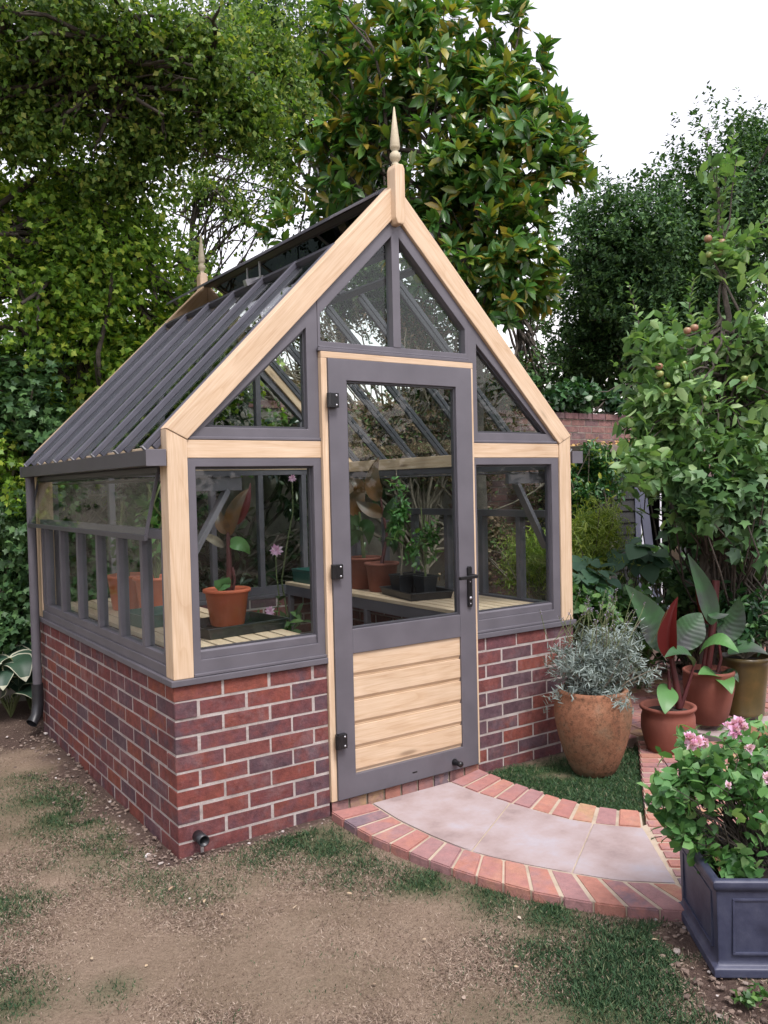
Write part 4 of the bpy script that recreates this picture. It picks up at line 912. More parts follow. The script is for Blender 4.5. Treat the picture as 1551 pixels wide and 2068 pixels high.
t = potted('potted_canna', 'tallest canna, thick red stem and pale folded leaf, in a terracotta pot on bricks', 'potted plant', (CBB[0],CBB[1],PZ), 0,0,.325, TERRA2, prof=[(.095,0),(.102,.005),(.125,.10),(.148,.21),(.152,.26),(.147,.285),(.150,.30),(.154,.312),(.150,.323),(.142,.325),(.134,.315),(.13,.29)])
tubes('stem', [([at(1428,1365,D2), at(1436,1300,D2), at(1441,1240,D2), at(1446,1172,D2)], [.02,.021,.025,.024]), ([at(1418,1365,D2),at(1424,1325,D2),at(1430,1290,D2)], [.014,.012,.008]), ([at(1448,1365,D2),at(1456,1330,D2),at(1452,1300,D2)], [.013,.010,.007])], STEMRED, t, 12)
cl('leaf', CANNAG, t, (1438,1262,1425,1195,1388,1118,.14,0,-.05), D2-.05, .45, -FWD+RGT*.2, .04)
cl('rolled_leaf', CANNAR, t, (1430,1260,1418,1215,1404,1180,.07,0,0), D2-.02, .6, -FWD-RGT*.3)
cl('leaf', CANNAG, t, (1450,1290,1490,1262,1492,1205,.17,.02,-.05), D2, .25, -FWD-RGT*.3, .09)
cl('leaf', CANNAG, t, (1432,1240,1445,1250,1472,1240,.06,-.06,-.05), D2-.06, .3, np.array([0,0,1.0])-FWD)
cl('leaf', L_ROSE, t, (1414,1320,1445,1270,1492,1318,.17,-.12,-.16), D2-.05, .2, np.array([0,0,1.0])-FWD*.5, .04)
cl('leaf', L_ROSE, t, (1455,1372,1440,1350,1410,1362,.13,-.14,-.18), D2-.02, .2, np.array([0,0,1.0])-FWD*.6)
cl('leaf', L_ROSE, t, (1445,1375,1465,1360,1478,1402,.14,-.16,-.22), D2-.02, .2, np.array([0,0,1.0])-FWD*.6)
cl('leaf', L_RHODO, t, (1455,1360,1480,1350,1492,1378,.09,-.1,-.1), D2, .2, np.array([0,0,1.0])-FWD*.6)
GB = onz(1503,1440,PZ); D3 = float((GB-CAM)@FWD)
t = potted('potted_shrub', 'dark leafy shrub in a tall brown glazed pot behind the red terracotta pots', 'potted plant', (GB[0],GB[1],PZ), 0,0,.37, GLAZE, prof=[(.115,0),(.122,.012),(.118,.02),(.130,.15),(.146,.30),(.150,.335),(.158,.345),(.158,.365),(.150,.37),(.142,.36),(.14,.33)])
gc = GB+np.array([0,0,.60]); P, O = shoots(ball(gc, .26,.26,.24), 110, .7, 6, -.4); leaves('foliage', T_OVAL, [grow(T_OVAL, P, O, 7, .12, .085, .035)], L_IVY, t)
tubes('stem', [(curve(GB+np.array([0,0,.34]), q, .02), np.linspace(.008,.003,7)) for q in P[:16]], TWIG, t, 5)
cl('leaf', CANNAG, t, (1470,1320,1510,1300,1551,1322,.14,-.05,-.1), D3-.25, .3, np.array([0,0,1.0])-FWD*.5)
# small plants in pots behind, by the stake
# lead planter with the rose
c1, c2, c3 = onz(1450,1967), onz(1374,1855), onz(1551,1968)
ux = nrm(c3-c1); uy = np.array([-ux[1],ux[0],0]); uy = uy if uy@FWD > 0 else -uy
S0 = float(np.linalg.norm((c2-c1)@np.stack([ux,uy],1))); S0 = .40; HP = .300
pc = c1+ux*S0/2+uy*S0/2
PL = thing('lead_planter', 'square blue grey lead planter holding a pink rose bush at the path edge', 'planter', pc)
bm = bmesh.new(); V3 = lambda a, b_, z: bm.verts.new(Vector(pc+ux*a+uy*b_+np.array([0,0,z])))
rings = []
for h_, z in ((.215,-.005),(.215,.022),(.200,.030),(.197,.040),(.203,.262),(.212,.270),(.216,.28),(.216,.296),(.208,.301),(.192,.300),(.190,.24)):
    rings.append([V3(i*h_, j*h_, z) for i, j in ((-1,-1),(1,-1),(1,1),(-1,1))])
for a, b_ in zip(rings, rings[1:]):
    for i in range(4): bm.faces.new((a[i],a[(i+1)%4],b_[(i+1)%4],b_[i]))
bm.faces.new(rings[0][::-1]); mk('planter_box', bm, LEAD, PL, bevel=.004)
bm = bmesh.new()
for nx2, ny2 in (((0,-1),(1,0)),((-1,0),(0,1))):
    dn = ux*nx2[0]+uy*nx2[1]; dt = ux*ny2[0]+uy*ny2[1]
    for a0, a1, z0, z1 in ((-.155,.155,.232,.240),(-.155,.155,.062,.070),(-.155,-.147,.070,.232),(.147,.155,.070,.232)):
        c_ = pc+dn*.2015+dt*((a0+a1)/2)+np.array([0,0,(z0+z1)/2]); obox(bm, c_, dt, dn, (0,0,1), (a1-a0)/2, .004, (z1-z0)/2)
mk('moulding', bm, LEAD, PL, bevel=.0015)
bm = bmesh.new(); vv = [bm.verts.new(Vector(pc+ux*i*.19+uy*j*.19+np.array([0,0,.255]))) for i, j in ((-1,-1),(1,-1),(1,1),(-1,1))]; bm.faces.new(vv); mk('soil', bm, SOIL, PL)
DR = float((pc-CAM)@FWD); rc = pc+np.array([0,0,.53])
P1, O1 = shoots(ball(rc+np.array([0,0,.03]), .29,.29,.19), 165, .75, 7, -.35, 21)
P2, O2 = shoots(ell(1400,1560,DR-.03,75,60,.12), 42, .8, 8, -.7, 22); P3, O3 = shoots(ell(1355,1600,DR-.06,45,60,.10), 24, .8, 9, -.7, 23); P4, O4 = shoots(ell(1470,1740,DR-.08,70,45,.14), 40, .8, 8, -.7, 24)
P5, O5 = shoots(ell(1385,1660,DR-.02,60,45,.12), 30, .8, 8, -.7, 25)
RS = [grow(T_OVAL, P_, O_, 6, .11, .050, .036, up=.35, jit=.6, nup=1.1) for P_, O_ in ((P1,O1),(P2,O2),(P3,O3),(P4,O4),(P5,O5))]
rb = leaves('rose_bush', T_OVAL, RS, L_ROSE, PL)
base = pc+np.array([0,0,.25]); pa = []
for q in list(P1[::4])+list(P2[::2])+list(P3[::2])+list(P5[::3])+list(P4[::4]):
    s_ = base+np.array([rng.uniform(-.04,.04),rng.uniform(-.04,.04),0]); pa.append((curve(s_, q, .05, 7, .03), np.linspace(.0042,.0014,7)))
tubes('stem', pa, BARK, rb, 5)
def rosette(px, py, dd, r, n=26, mat=PETAL):
    c = at(px,py,dd); d = nrm(rng.normal(size=(n,3))+np.array([0,0,.5])-FWD*.5); nn = rng.normal(size=(n,3)); return leaf_arrays(T_HEART, c+d*r*.15, d, nn, np.full(n,r)*rng.uniform(.7,1.1,n), np.full(n,r*.85))
leaves('flower', T_HEART, [rosette(*a) for a in ((1395,1492,DR-.24,0.024),(1408,1500,DR-.24,0.026),(1398,1505,DR-.26,0.021),(1422,1500,DR-.23,0.019))], PETAL, rb)
leaves('flower', T_HEART, [rosette(*a) for a in ((1492,1462,DR-.18,0.026),(1485,1476,DR-.2,0.024),(1500,1470,DR-.19,0.021),(1470,1466,DR-.18,.015))], PETAL, rb)
for a in ((1515,1512,DR-.22,.018),(1549,1572,DR-.26,.02),(1470,1585,DR-.28,.012)): leaves('flower', T_HEART, [rosette(*a)], PETALW, rb)
for a in ((1450,1735,DR-.2,.012,14),(1452,1755,DR-.2,.010,12),(1463,1492,DR-.2,.012,14)): leaves('bud', T_DIA, [rosette(*a)], BRUSHBROWN, rb)
# brown shallow dish standing on the slab at the right edge
db = onz(1558,1508,.022); bm = bmesh.new(); lathe(bm, [(.05,0),(.07,.004),(.10,.05),(.135,.085),(.14,.088),(.138,.092),(.128,.088),(.095,.055),(.05,.02),(.0001,.016)], Vector(db), 32)
o = mk('garden_dish', bm, BRUSHBROWN, smooth=True); tag(o, 'rusty brown shallow dish on the paving slab at the right edge', 'dish')

wb = onz(1510,2018); A_ = []
for q in range(3):
    P_, O_ = shoots(ball(wb+np.array([rng.uniform(-.03,.03),rng.uniform(-.03,.03),.02]), .05,.05,.018), 8, .9, 9, -2); A_.append(grow(T_HEART, P_, O_, 4, .03, .022, .016))
t = thing('weed', 'small green weed growing in the soil in front of the lead planter', 'weed', wb); leaves('foliage', T_HEART, A_, L_BRIGHT, t)
# hostas at the far left corner of the greenhouse
hp = lambda u: math.sin(math.pi*min(1,u**.6))**.6
for i, (px, py, r_, n, lab) in enumerate(((22,1448,.22,20,'white edged hosta nearest the left edge of the lawn'),(52,1400,.19,16,'white edged hosta tucked beside the foot of the downpipe'),(8,1350,.24,18,'white edged hosta at the back against the hedge'),(62,1432,.15,12,'small white edged hosta closest to the brick corner'))):
    hb = onz(px,py,0); t = thing('hosta', lab, 'hosta', hb, 'hostas beside the downpipe')
    bm = bmesh.new()
    for k in range(n):
        a = k*2.4+rng.uniform(-.3,.3); el = rng.uniform(.25,1.1); q = r_*rng.uniform(.7,1.15); dv = np.array([math.cos(a),math.sin(a),0])
        p0 = hb+dv*q*.25+np.array([0,0,.10+.22*el]); p1 = hb+dv*q*.75+np.array([0,0,.18+.36*el]); p2 = hb+dv*q*1.25+np.array([0,0,.06+.24*el]); bigleaf(bm, p0, p1, p2, rng.uniform(.17,.22), np.array([0,0,1.0])+dv*.5-FWD*.3, .12, 14, 8, hp, .10, .04)
    mk('leaf_rosette', bm, [HOSTAG, HOSTAW], t, smooth=True)
    tubes('stem', [(curve(hb, hb+np.array([math.cos(k*2.4)*r_*.3,math.sin(k*2.4)*r_*.3,.14]), .02, 4, .02), [.006,.005,.005,.004]) for k in range(n)], STEMGREEN, t, 5)

# ================================================================== WALL, SHED AND TREES
WY = 3.35
GW = thing('garden_wall', 'old mossy brick garden wall running behind the greenhouse and shed', 'wall', (3, WY+.11, 0))
bm = bmesh.new()
for k in range(30):
    z = k*.075; x = -4.0+(k%2)*.1125
    while x < 12.5:
        if x > 4.2 or (k > 20 and x > 2.2): obox(bm, (x+.1075, WY+.05+rnd.uniform(0,.004), z+.0325), (1,0,0),(0,1,0),(0,0,1), .1072,.05,.032)
        x += .225
box(bm, -4.0, 12.6, WY+.006, WY+.21, -.1, 2.25, 1)
for i in range(74): obox(bm, (-3.9+i*.225, WY+.105, 2.283), (1,0,0),(0,1,0),(0,0,1), .107,.12,.032)
mk('wall_body', bm, [OLDBRICK, OLDMORTAR], GW)

# shed
sd0 = at(1212,1010,8.2); sx = nrm(np.array([1.0,-.12,0])); sy = np.array([-sx[1],sx[0],0])
SH = thing('garden_shed', 'low dark boarded shed with a flat leaf strewn roof and open doorway', 'shed', (sd0[0],sd0[1],0))
s0 = np.array([sd0[0],sd0[1],0.0])
def sp_(a, b_, z): return s0+sx*a+sy*b_+np.array([0,0,z])
bm = bmesh.new()
for k in range(15):
    z = .1+k*.115; c_ = sp_(.21,0,z+.05); az = nrm(np.array([0,0,1.0])+sy*.14); obox(bm, c_, sx, np.cross(az,sx), az, .22, .009, .062)
mk('boarded_wall', bm, SHEDWOOD, SH, bevel=.002)
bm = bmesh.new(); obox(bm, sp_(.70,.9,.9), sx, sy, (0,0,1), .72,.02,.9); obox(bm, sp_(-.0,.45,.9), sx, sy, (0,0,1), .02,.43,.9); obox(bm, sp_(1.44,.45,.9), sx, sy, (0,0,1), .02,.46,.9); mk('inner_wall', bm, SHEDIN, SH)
bm = bmesh.new(); obox(bm, sp_(1.2,0,.9), sx, sy, (0,0,1), .24,.012,.9); obox(bm, sp_(.455,-.012,.9), sx, sy, (0,0,1), .028,.03,.9); obox(bm, sp_(.95,-.012,.9), sx, sy, (0,0,1), .028,.03,.9); mk('door_post', bm, SHEDWOOD, SH, bevel=.002)
bm = bmesh.new(); obox(bm, sp_(.66,.40,1.842), sx, sy, (0,0,1), .90,.58,.035); rf = mk('roof', bm, FELT, SH, bevel=.004)
n = 420; P_ = np.array([sp_(rng.uniform(-.2,1.5), rng.uniform(-.15,.5), 1.885+rng.uniform(0,.02)) for _ in range(n)])
m, nt, b = newmat('autumn_leaf'); nt.links.new(ramp(nt, island(nt), [(0,(.30,.16,.04)),(.5,(.42,.27,.08)),(1,(.22,.11,.05))]), b.inputs['Base Color'])
o = leaves('fallen_leaves', T_OVAL, [leaf_arrays(T_OVAL, P_, rng.normal(size=(n,3))*np.array([1,1,.4]), np.array([0,0,1.0])+rng.normal(size=(n,3))*.5, rng.uniform(.04,.07,n), rng.uniform(.025,.04,n))], m, None); o['kind'] = 'stuff'; tag(o, 'orange fallen leaves lying on the flat shed roof', 'leaf litter')
for (a, b_, c_, d_, w, mt, lab) in ((1290,1110,1286,985,.05,BLUEBOARD,'long blue grey board leaning in the shed doorway, leftmost'),(1312,1112,1297,990,.075,BLUEBOARD,'wide dark blue board leaning in the shed doorway'),(1300,1112,1284,1010,.022,STEEL,'thin pale pole leaning between the two boards by the shed')):
    bm = bmesh.new(); p1_ = at(c_,d_,8.15); p0_ = at(a,b_,8.05); p0_ = p1_+(p0_-p1_)*(p1_[2]/(p1_[2]-p0_[2])); bar(bm, p0_, p1_, w, .022, tuple(-FWD)); o = mk('leaning_board', bm, mt, bevel=.002); tag(o, lab, 'board', 'boards leaning by the shed')
p1_ = at(1333,944,8.0); bm = bmesh.new(); bar(bm, (p1_[0],p1_[1],0), tuple(p1_), .013,.013, tuple(-FWD)); bar(bm, at(1334,1064,7.98), at(1333.3,1040,7.98), .024,.014, tuple(-FWD))  # white bar standing in for a slit of light by the shed
o = mk('light_slit', bm, SLITWHITE, bevel=.001); tag(o, 'thin white bar added as a slit of light beside the shed door', 'light slit')

def plant(name, label, cat, base, T, arrs, mat, stems=None, group=None, crown='foliage', stem='stem', smat=None, sides=5):
    t = thing(name, label, cat, base, group)
    leaves(crown, T, arrs, mat, t)
    if stems: tubes(stem, stems, smat or TWIG, t, sides)
    return t
def foot(px, depth): p = at(px, 1000, depth); return np.array([p[0],p[1],0.0])
def multi(specs, T, nl, tw, L, W, style='alt', **kw):
    sk = {k: kw.pop(k) for k in ('shell','cf','thr') if k in kw}
    A, tips = [], []
    for i, (E, n) in enumerate(specs):
        P, O = shoots(E, n, seed=100+i+int(abs(E[0][0])*97)%1000, **sk); A.append(grow(T, P, O, nl, tw, L, W, style, **kw)); tips.append(P)
    return A, np.concatenate(tips)

# maple hedge on the left
A, tips = multi([(ell(130,520,6.4,260,250,.55),2700),(ell(90,820,6.35,200,300,.45),2200),(ell(310,720,6.5,170,170,.4),1100),(ell(-260,640,6.2,330,430,.6),1500),(ell(420,790,6.75,190,150,.3),800),(ell(-560,560,5.4,300,480,.5),900)], T_MAPLE, 9, .28, .054, .053, nup=.6, cf=5.5, thr=-.25, shell=.8, up=.1, droop=.35)
b0 = foot(150,6.5)
plant('maple_tree', 'tall bushy field maple with yellow green lobed leaves left of the greenhouse', 'tree', b0, T_MAPLE, A, L_MAPLE, limbs(b0, [b0+np.array([.05,.05,1.2]), at(170,600,6.5), at(200,380,6.5)], tips[rng.integers(0,len(tips),90)], .09), crown='crown', stem='trunk', smat=BARK)
# lower hedge shrub: dark green leaves, overhang shade also put into their colour
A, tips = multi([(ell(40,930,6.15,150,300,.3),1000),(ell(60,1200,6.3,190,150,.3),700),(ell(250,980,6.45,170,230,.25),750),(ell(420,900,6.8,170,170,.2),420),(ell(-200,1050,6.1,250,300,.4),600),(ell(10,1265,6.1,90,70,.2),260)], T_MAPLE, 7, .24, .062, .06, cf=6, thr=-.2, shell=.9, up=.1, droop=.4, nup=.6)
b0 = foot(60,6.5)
plant('flowering_currant', 'lobed leaved shrub coloured darker for overhang shade below the maple behind the downpipe', 'shrub', b0, T_MAPLE, A, L_HOP, limbs(b0, [b0+np.array([.05,0,.8]), at(80,850,6.4)], tips[rng.integers(0,len(tips),60)], .05, .005), stem='trunk', smat=TWIG)
# dark laurel between greenhouse and wall
A, tips = multi([(ball((.9,2.95,.9),1.0,.25,.85),420),(ball((2.4,3.0,.8),.9,.22,.8),300),(ball((1.7,3.0,1.75),1.3,.25,.5),300)], T_OVAL, 9, .2, .12, .042, 'whorl', cf=5, thr=-.3, shell=.9, droop=.6, up=.2)
b0 = np.array([1.5,3.05,0])
plant('laurel_shrub', 'dark glossy laurel shrub seen through the rear glass of the greenhouse', 'shrub', b0, T_OVAL, A, L_RHODO, limbs(b0, [b0+np.array([0,0,.8])], tips[rng.integers(0,len(tips),50)], .05), stem='trunk', smat=BARK)
# dry brown hedge at the back right, seen through the roof glass
A, tips = multi([(ball((3.7,3.05,2.2),1.4,.28,1.0),2600),(ball((2.6,3.75,2.5),.9,.3,.9),1500),(ball((1.4,3.75,2.5),.9,.3,.8),900),(ball((4.6,2.95,1.2),.9,.25,.9),500)], T_DIA, 12, .25, .05, .024, cf=5, thr=-.3, shell=.9, up=.2)
b0 = np.array([3.6,3.1,0])
plant('beech_hedge', 'twiggy brown hedge seen through the far roof glass of the greenhouse', 'hedge', b0, T_DIA, A, L_BROWN, limbs(b0, [b0+np.array([.1,0,1.0]),b0+np.array([0,.05,1.8])], tips[rng.integers(0,len(tips),220)], .05, .006), stem='trunk', smat=TWIG)
# birch overhanging at the top left
A, tips = multi([(ell(120,90,5.6,330,150,.8),1500),(ell(380,120,5.8,190,160,.7),900),(ell(300,270,5.9,220,90,.5),620),(ell(60,260,5.7,220,110,.5),620),(ell(510,250,6.0,110,90,.4),330),(ell(560,120,6.3,130,130,.5),420),(ell(230,370,6.0,200,70,.4),260),(ell(-250,40,5.2,250,250,.8),500)], T_DIA, 13, .32, .046, .032, cf=5, thr=-.25, shell=.9, up=-.3, droop=.5)
b0 = foot(-330,6.6)
plant('birch_tree', 'drooping small leaved birch hanging over the top left of the view', 'tree', b0, T_DIA, A, L_BIRCH, limbs(b0, [b0+np.array([.1,0,2.0]), at(-200,250,6.2), at(60,150,5.8), at(280,145,5.8), at(420,170,5.9)], tips[rng.integers(0,len(tips),110)], .10, .008), crown='crown', stem='trunk', smat=BARK)
# sparse hanging birch against the sky gap
A, tips = multi([(ell(480,430,8.3,110,100,.5),110),(ell(570,400,8.3,50,80,.4),90),(ell(380,390,8.4,150,70,.5),170),(ell(540,320,8.3,90,70,.4),170),(ell(400,560,8.4,60,110,.4),90)], T_DIA, 10, .30, .048, .034, cf=4, thr=-.25, shell=.95, up=-.4, droop=.6)
b0 = foot(430,8.6)
plant('weeping_birch', 'thin weeping birch with sky showing through behind the rear finial', 'tree', b0, T_DIA, A, L_BIRCH, limbs(b0, [at(400,800,8.6), at(385,480,8.5), at(400,330,8.5)], tips[rng.integers(0,len(tips),60)], .035, .003), crown='crown', stem='trunk', smat=BARK)
# darker tree further back
A, tips = multi([(ell(600,230,10.2,180,120,.7),1500),(ell(520,60,10.2,150,120,.7),900),(ell(720,110,10.3,140,130,.7),1100),(ell(700,340,10.2,170,130,.7),1700),(ell(740,520,10.2,150,150,.6),1500),(ell(800,660,10.2,170,110,.6),1300),(ell(600,590,10.2,60,50,.4),110)], T_DIA, 11, .32, .055, .037, cf=3.5, thr=-.12, shell=.9, up=.2)
b0 = foot(640,10.2)
plant('lime_tree', 'dark tall tree with flecks of sky behind the greenhouse ridge', 'tree', b0, T_DIA, A, L_DARK, limbs(b0, [at(690,700,10.2), at(690,350,10.2), at(660,100,10.2)], tips[rng.integers(0,len(tips),50)], .09, .006), crown='crown', stem='trunk', smat=BARK)
# magnolia
A, tips = multi([(ell(830,150,8.0,190,150,.7),150),(ell(960,120,8.0,140,120,.6),110),(ell(1010,330,7.8,190,150,.7),190),(ell(900,420,8.0,170,190,.6),170),(ell(1020,520,7.7,130,140,.6),140),(ell(760,300,8.3,190,160,.6),150),(ell(1120,330,7.9,75,70,.4),34),(ell(700,130,8.2,110,130,.5),90),(ell(620,240,8.4,80,90,.4),44),(ell(890,20,8.0,150,60,.5),60),(ell(1050,40,8.0,35,60,.3),9),(ell(1150,280,7.9,50,35,.3),9),(ell(640,470,7.9,110,90,.4),48),(ell(600,395,7.8,45,45,.25),16),(ell(980,640,7.8,70,60,.4),26),(ell(1080,580,7.8,50,60,.4),20),(ell(1010,230,8.0,120,120,.5),70)], T_OVAL, 12, .22, .165, .066, 'whorl', cf=2.6, thr=-.45, shell=.9, up=.55, nup=.7)
b0 = foot(960,8.0)
plant('magnolia_tree', 'evergreen magnolia with large glossy bronze tipped leaves behind the greenhouse', 'tree', b0, T_OVAL, A, L_MAG, limbs(b0, [at(965,800,8.0), at(950,600,8.0), at(920,350,8.0), at(900,150,8.0)], tips[rng.integers(0,len(tips),48)], .09, .008), crown='crown', stem='trunk', smat=BARK)
# thin tree between magnolia and oak
A, tips = multi([(ell(1050,640,10.5,70,110,.4),200),(ell(1090,560,10.5,70,70,.4),150),(ell(1075,760,10.4,80,70,.4),200)], T_DIA, 9, .25, .065, .042, cf=4, thr=-.1, shell=.9)
b0 = foot(1045,10.5)
plant('young_tree', 'slim dark tree with pinkish sky gaps between the magnolia and the oak', 'tree', b0, T_DIA, A, L_DARK, limbs(b0, [at(1050,760,10.5), at(1045,600,10.5)], tips[rng.integers(0,len(tips),30)], .06, .01), crown='crown', stem='trunk', smat=BARK)
# holm oak
A, tips = multi([(ell(1340,540,12.6,230,210,1.6),3900),(ell(1480,430,12.6,190,200,1.5),2700),(ell(1230,510,12.3,110,140,1.0),1100),(ell(1200,680,13.4,130,130,.6),1100),(ell(1420,740,13.6,240,150,.6),1900),(ell(1620,500,12.6,180,280,1.5),1300),(ell(1190,440,12.8,50,50,.5),150),(ell(1510,290,13,70,60,.6),260)], T_DIA, 9, .26, .085, .044, cf=2.4, thr=-.28, shell=.75, up=.45)
b0 = foot(1390,13)
OK_ = plant('holm_oak', 'broad dark green holm oak rising beyond the garden wall on the right', 'tree', b0, T_DIA, A, L_OAK, limbs(b0, [at(1380,800,13), at(1380,650,13), at(1390,520,13)], tips[rng.integers(0,len(tips),40)], .14, .01), crown='crown', stem='trunk', smat=BARK)
# dark foliage added behind the oak so that its heart stays dark
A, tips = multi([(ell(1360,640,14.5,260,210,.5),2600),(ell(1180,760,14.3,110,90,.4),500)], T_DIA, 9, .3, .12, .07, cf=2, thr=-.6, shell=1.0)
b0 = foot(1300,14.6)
plant('oak_backing', 'dark foliage added behind the holm oak to keep its heart in shade', 'tree', b0, T_DIA, A, L_DARK, limbs(b0, [at(1330,760,14.5), at(1350,600,14.5)], tips[rng.integers(0,len(tips),40)], .12, .015), crown='crown', stem='trunk', smat=BARK)
# ivy on the wall top
A, tips = multi([(ball((5.9,3.44,2.52),1.6,.26,.20),1000),(ball((7.6,3.44,2.5),1.2,.28,.26),500),(ball((4.4,3.44,2.45),.8,.2,.14),200)], T_HEART, 5, .16, .085, .08, cf=5, thr=-.45, shell=.9, up=.3)
plant('ivy', 'bright and dark green ivy spilling over the top of the brick wall', 'ivy', (5.9,3.4,2.28), T_HEART, A, L_IVY, [(curve(np.array([5.9+rng.uniform(-.6,.6),3.44,2.25]), q, .02), np.linspace(.012,.004,7)) for q in tips[::60]], smat=BARK)
# shrubs right of the greenhouse
A, tips = multi([(ell(1200,965,7.4,62,70,.3),330),(ell(1170,1010,7.3,50,50,.25),110)], T_OVAL, 9, .16, .06, .026, cf=7, thr=-.4, shell=.9)
b0 = foot(1195,7.4); plant('spotted_laurel', 'dark green shrub with yellow flecked tips beside the shed wall', 'shrub', b0, T_OVAL, A, L_YELLOWTIP, [(curve(b0, q, .0), np.linspace(.012,.003,7)) for q in tips[::9]])
A, tips = multi([(ell(1180,1090,6.2,85,95,.32),520),(ell(1110,1110,6.4,95,100,.3),420),(ell(1215,1060,6.2,45,60,.2),160),(ell(1060,1130,6.7,60,80,.25),160)], T_STRIP, 20, .30, .062, .006, cf=6, thr=-.5, shell=.9, up=.2, droop=.3)
b0 = foot(1160,6.35); plant('feathery_shrub', 'feathery yellow green shrub growing close to the right greenhouse corner', 'shrub', b0, T_STRIP, A, L_FEATHER, [(curve(b0, q, .02), np.linspace(.008,.002,7)) for q in tips[::9]])
def bigplant(name, label, cat, E, n, L, W, mat, T=T_HEART, base=None, group=None):
    P, O = shoots(E, n, .9, 6, -.8); d = nrm(O*np.array([1,1,.25])+rng.normal(size=(len(P),3))*.35+np.array([0,0,-.25])); s = rng.uniform(.6,1.15,len(P))
    b = base if base is not None else np.array([E[0][0],E[0][1],0.0])
    return plant(name, label, cat, b, T, [leaf_arrays(T, P, d, np.array([0,0,1.0])-FWD*.35+rng.normal(size=(len(P),3))*.3, L*s, W*s)], mat, [(curve(b+np.array([rng.uniform(-.08,.08),rng.uniform(-.08,.08),0]), q, .03), np.linspace(.008,.003,7)) for q in P[::2]], group, smat=STEMGREEN)
bigplant('squash_plant', 'squash plant with broad blue green leaves right beside the greenhouse corner', 'plant', ell(1185,1160,5.75,55,40,.18), 60, .13, .13, L_VINE, base=foot(1190,5.75))
bigplant('squash_plant', 'squash plant with broad leaves reaching out below the shed doorway', 'plant', ell(1285,1120,6.1,55,28,.15), 34, .15, .15, L_VINE, base=foot(1280,6.1))
A, tips = multi([(ell(1195,1235,5.45,60,55,.22),150),(ell(1280,1225,5.9,60,50,.2),120)], T_HEART, 6, .14, .065, .055, cf=7, thr=-.5, shell=.9)
b0 = foot(1200,5.5); plant('bramble_bush', 'low bright green bramble behind the lavender pot', 'shrub', b0, T_HEART, A, L_BRIGHT, [(curve(b0, q, .05), np.linspace(.008,.003,7)) for q in tips[::8]])
A, tips = multi([(ell(1350,1200,6.3,90,70,.3),260),(ell(1385,1180,6.2,55,60,.15),170),(ell(1470,1180,6.5,110,110,.35),420),(ell(1330,1130,6.9,60,45,.25),120)], T_HEART, 6, .18, .07, .055, cf=6, thr=-.4, shell=.95)
b0 = foot(1400,6.5); plant('currant_bush', 'tangled green fruit bush behind the cannas at the foot of the apple tree', 'shrub', b0, T_HEART, A, L_HOP, [(curve(b0, q, .02), np.linspace(.010,.003,7)) for q in tips[::8]])
A, tips = multi([(ell(1420,1280,6.6,120,60,.3),300),(ell(1240,1290,5.9,90,60,.2),120)], T_HEART, 6, .16, .06, .045, cf=7, thr=-.5, shell=.95)
b0 = foot(1380,6.7); plant('ground_shrub', 'low leafy undergrowth filling the bed behind the terracotta pots', 'shrub', b0, T_HEART, A, L_BRIGHT, [(curve(b0, q, .02), np.linspace(.008,.003,7)) for q in tips[::10]])
# stakes
bm = bmesh.new(); p1_ = at(1358,1082,6.5); p0_ = at(1392,1300,6.5); p0_ = p1_+(p0_-p1_)*(p1_[2]/(p1_[2]-p0_[2])); bar(bm, p0_, p1_, .06, .02, tuple(-FWD)); o = mk('wooden_stake', bm, PALEWOOD, bevel=.002, rot=None); tag(o, 'pale sawn wooden stake leaning above the canna leaves', 'stake')
bm = bmesh.new(); p = foot(1424,5.95); bar(bm, p, p+np.array([.02,0,1.15]), .085,.07); o = mk('fence_post', bm, GREYWOOD, rot=VERT, bevel=.008); tag(o, 'old grey weathered post standing among the apple stems', 'post')
# climber under the apple crown
A, tips = multi([(ell(1500,1020,5.2,100,130,.25),190),(ell(1410,1000,5.15,80,90,.2),100),(ell(1530,880,5.9,70,90,.3),130),(ell(1340,930,6.3,60,60,.25),60),(ell(1520,1120,5.8,60,70,.25),80),(ell(1440,1060,6.0,110,100,.25),170)], T_MAPLE, 5, .22, .098, .095, cf=5, thr=-.4, shell=.95, up=.1, droop=.4)
b0 = foot(1510,5.95); plant('grape_vine', 'dark lobed vine climbing below the apple tree at the right edge', 'vine', b0, T_MAPLE, A, L_HOP, [(curve(b0+np.array([rng.uniform(-.1,.1),0,0]), q, .0, 7, .04), np.linspace(.014,.004,7)) for q in tips[::5]], smat=BARK)
# apple tree
b0 = foot(1452,5.5); D5 = 5.5
AT = thing('apple_tree', 'young apple tree with small green and blushed apples right of the greenhouse', 'tree', b0)
A, tips = multi([(ell(1450,800,D5,170,120,.5),300),(ell(1350,810,D5-.1,95,120,.3),170),(ell(1510,730,D5,90,130,.4),200),(ell(1400,940,D5-.25,150,70,.30),190),(ell(1310,860,D5-.2,50,60,.2),60),(ell(1500,960,D5-.3,80,80,.2),90),(ell(1300,930,D5-.2,40,40,.2),26),(ell(1530,850,D5,80,100,.3),100),(ell(1330,690,D5,60,50,.2),40),(ell(1360,880,D5,80,50,.25),70),(ell(1420,690,D5,70,45,.25),50),(ell(1456,420,D5,38,95,.15),50),(ell(1455,510,D5,48,40,.15),30),(ell(1540,620,D5,50,50,.2),40)], T_OVAL, 7, .24, .098, .052, cf=7, thr=.0, shell=.95, up=.3, droop=.3, jit=.9)
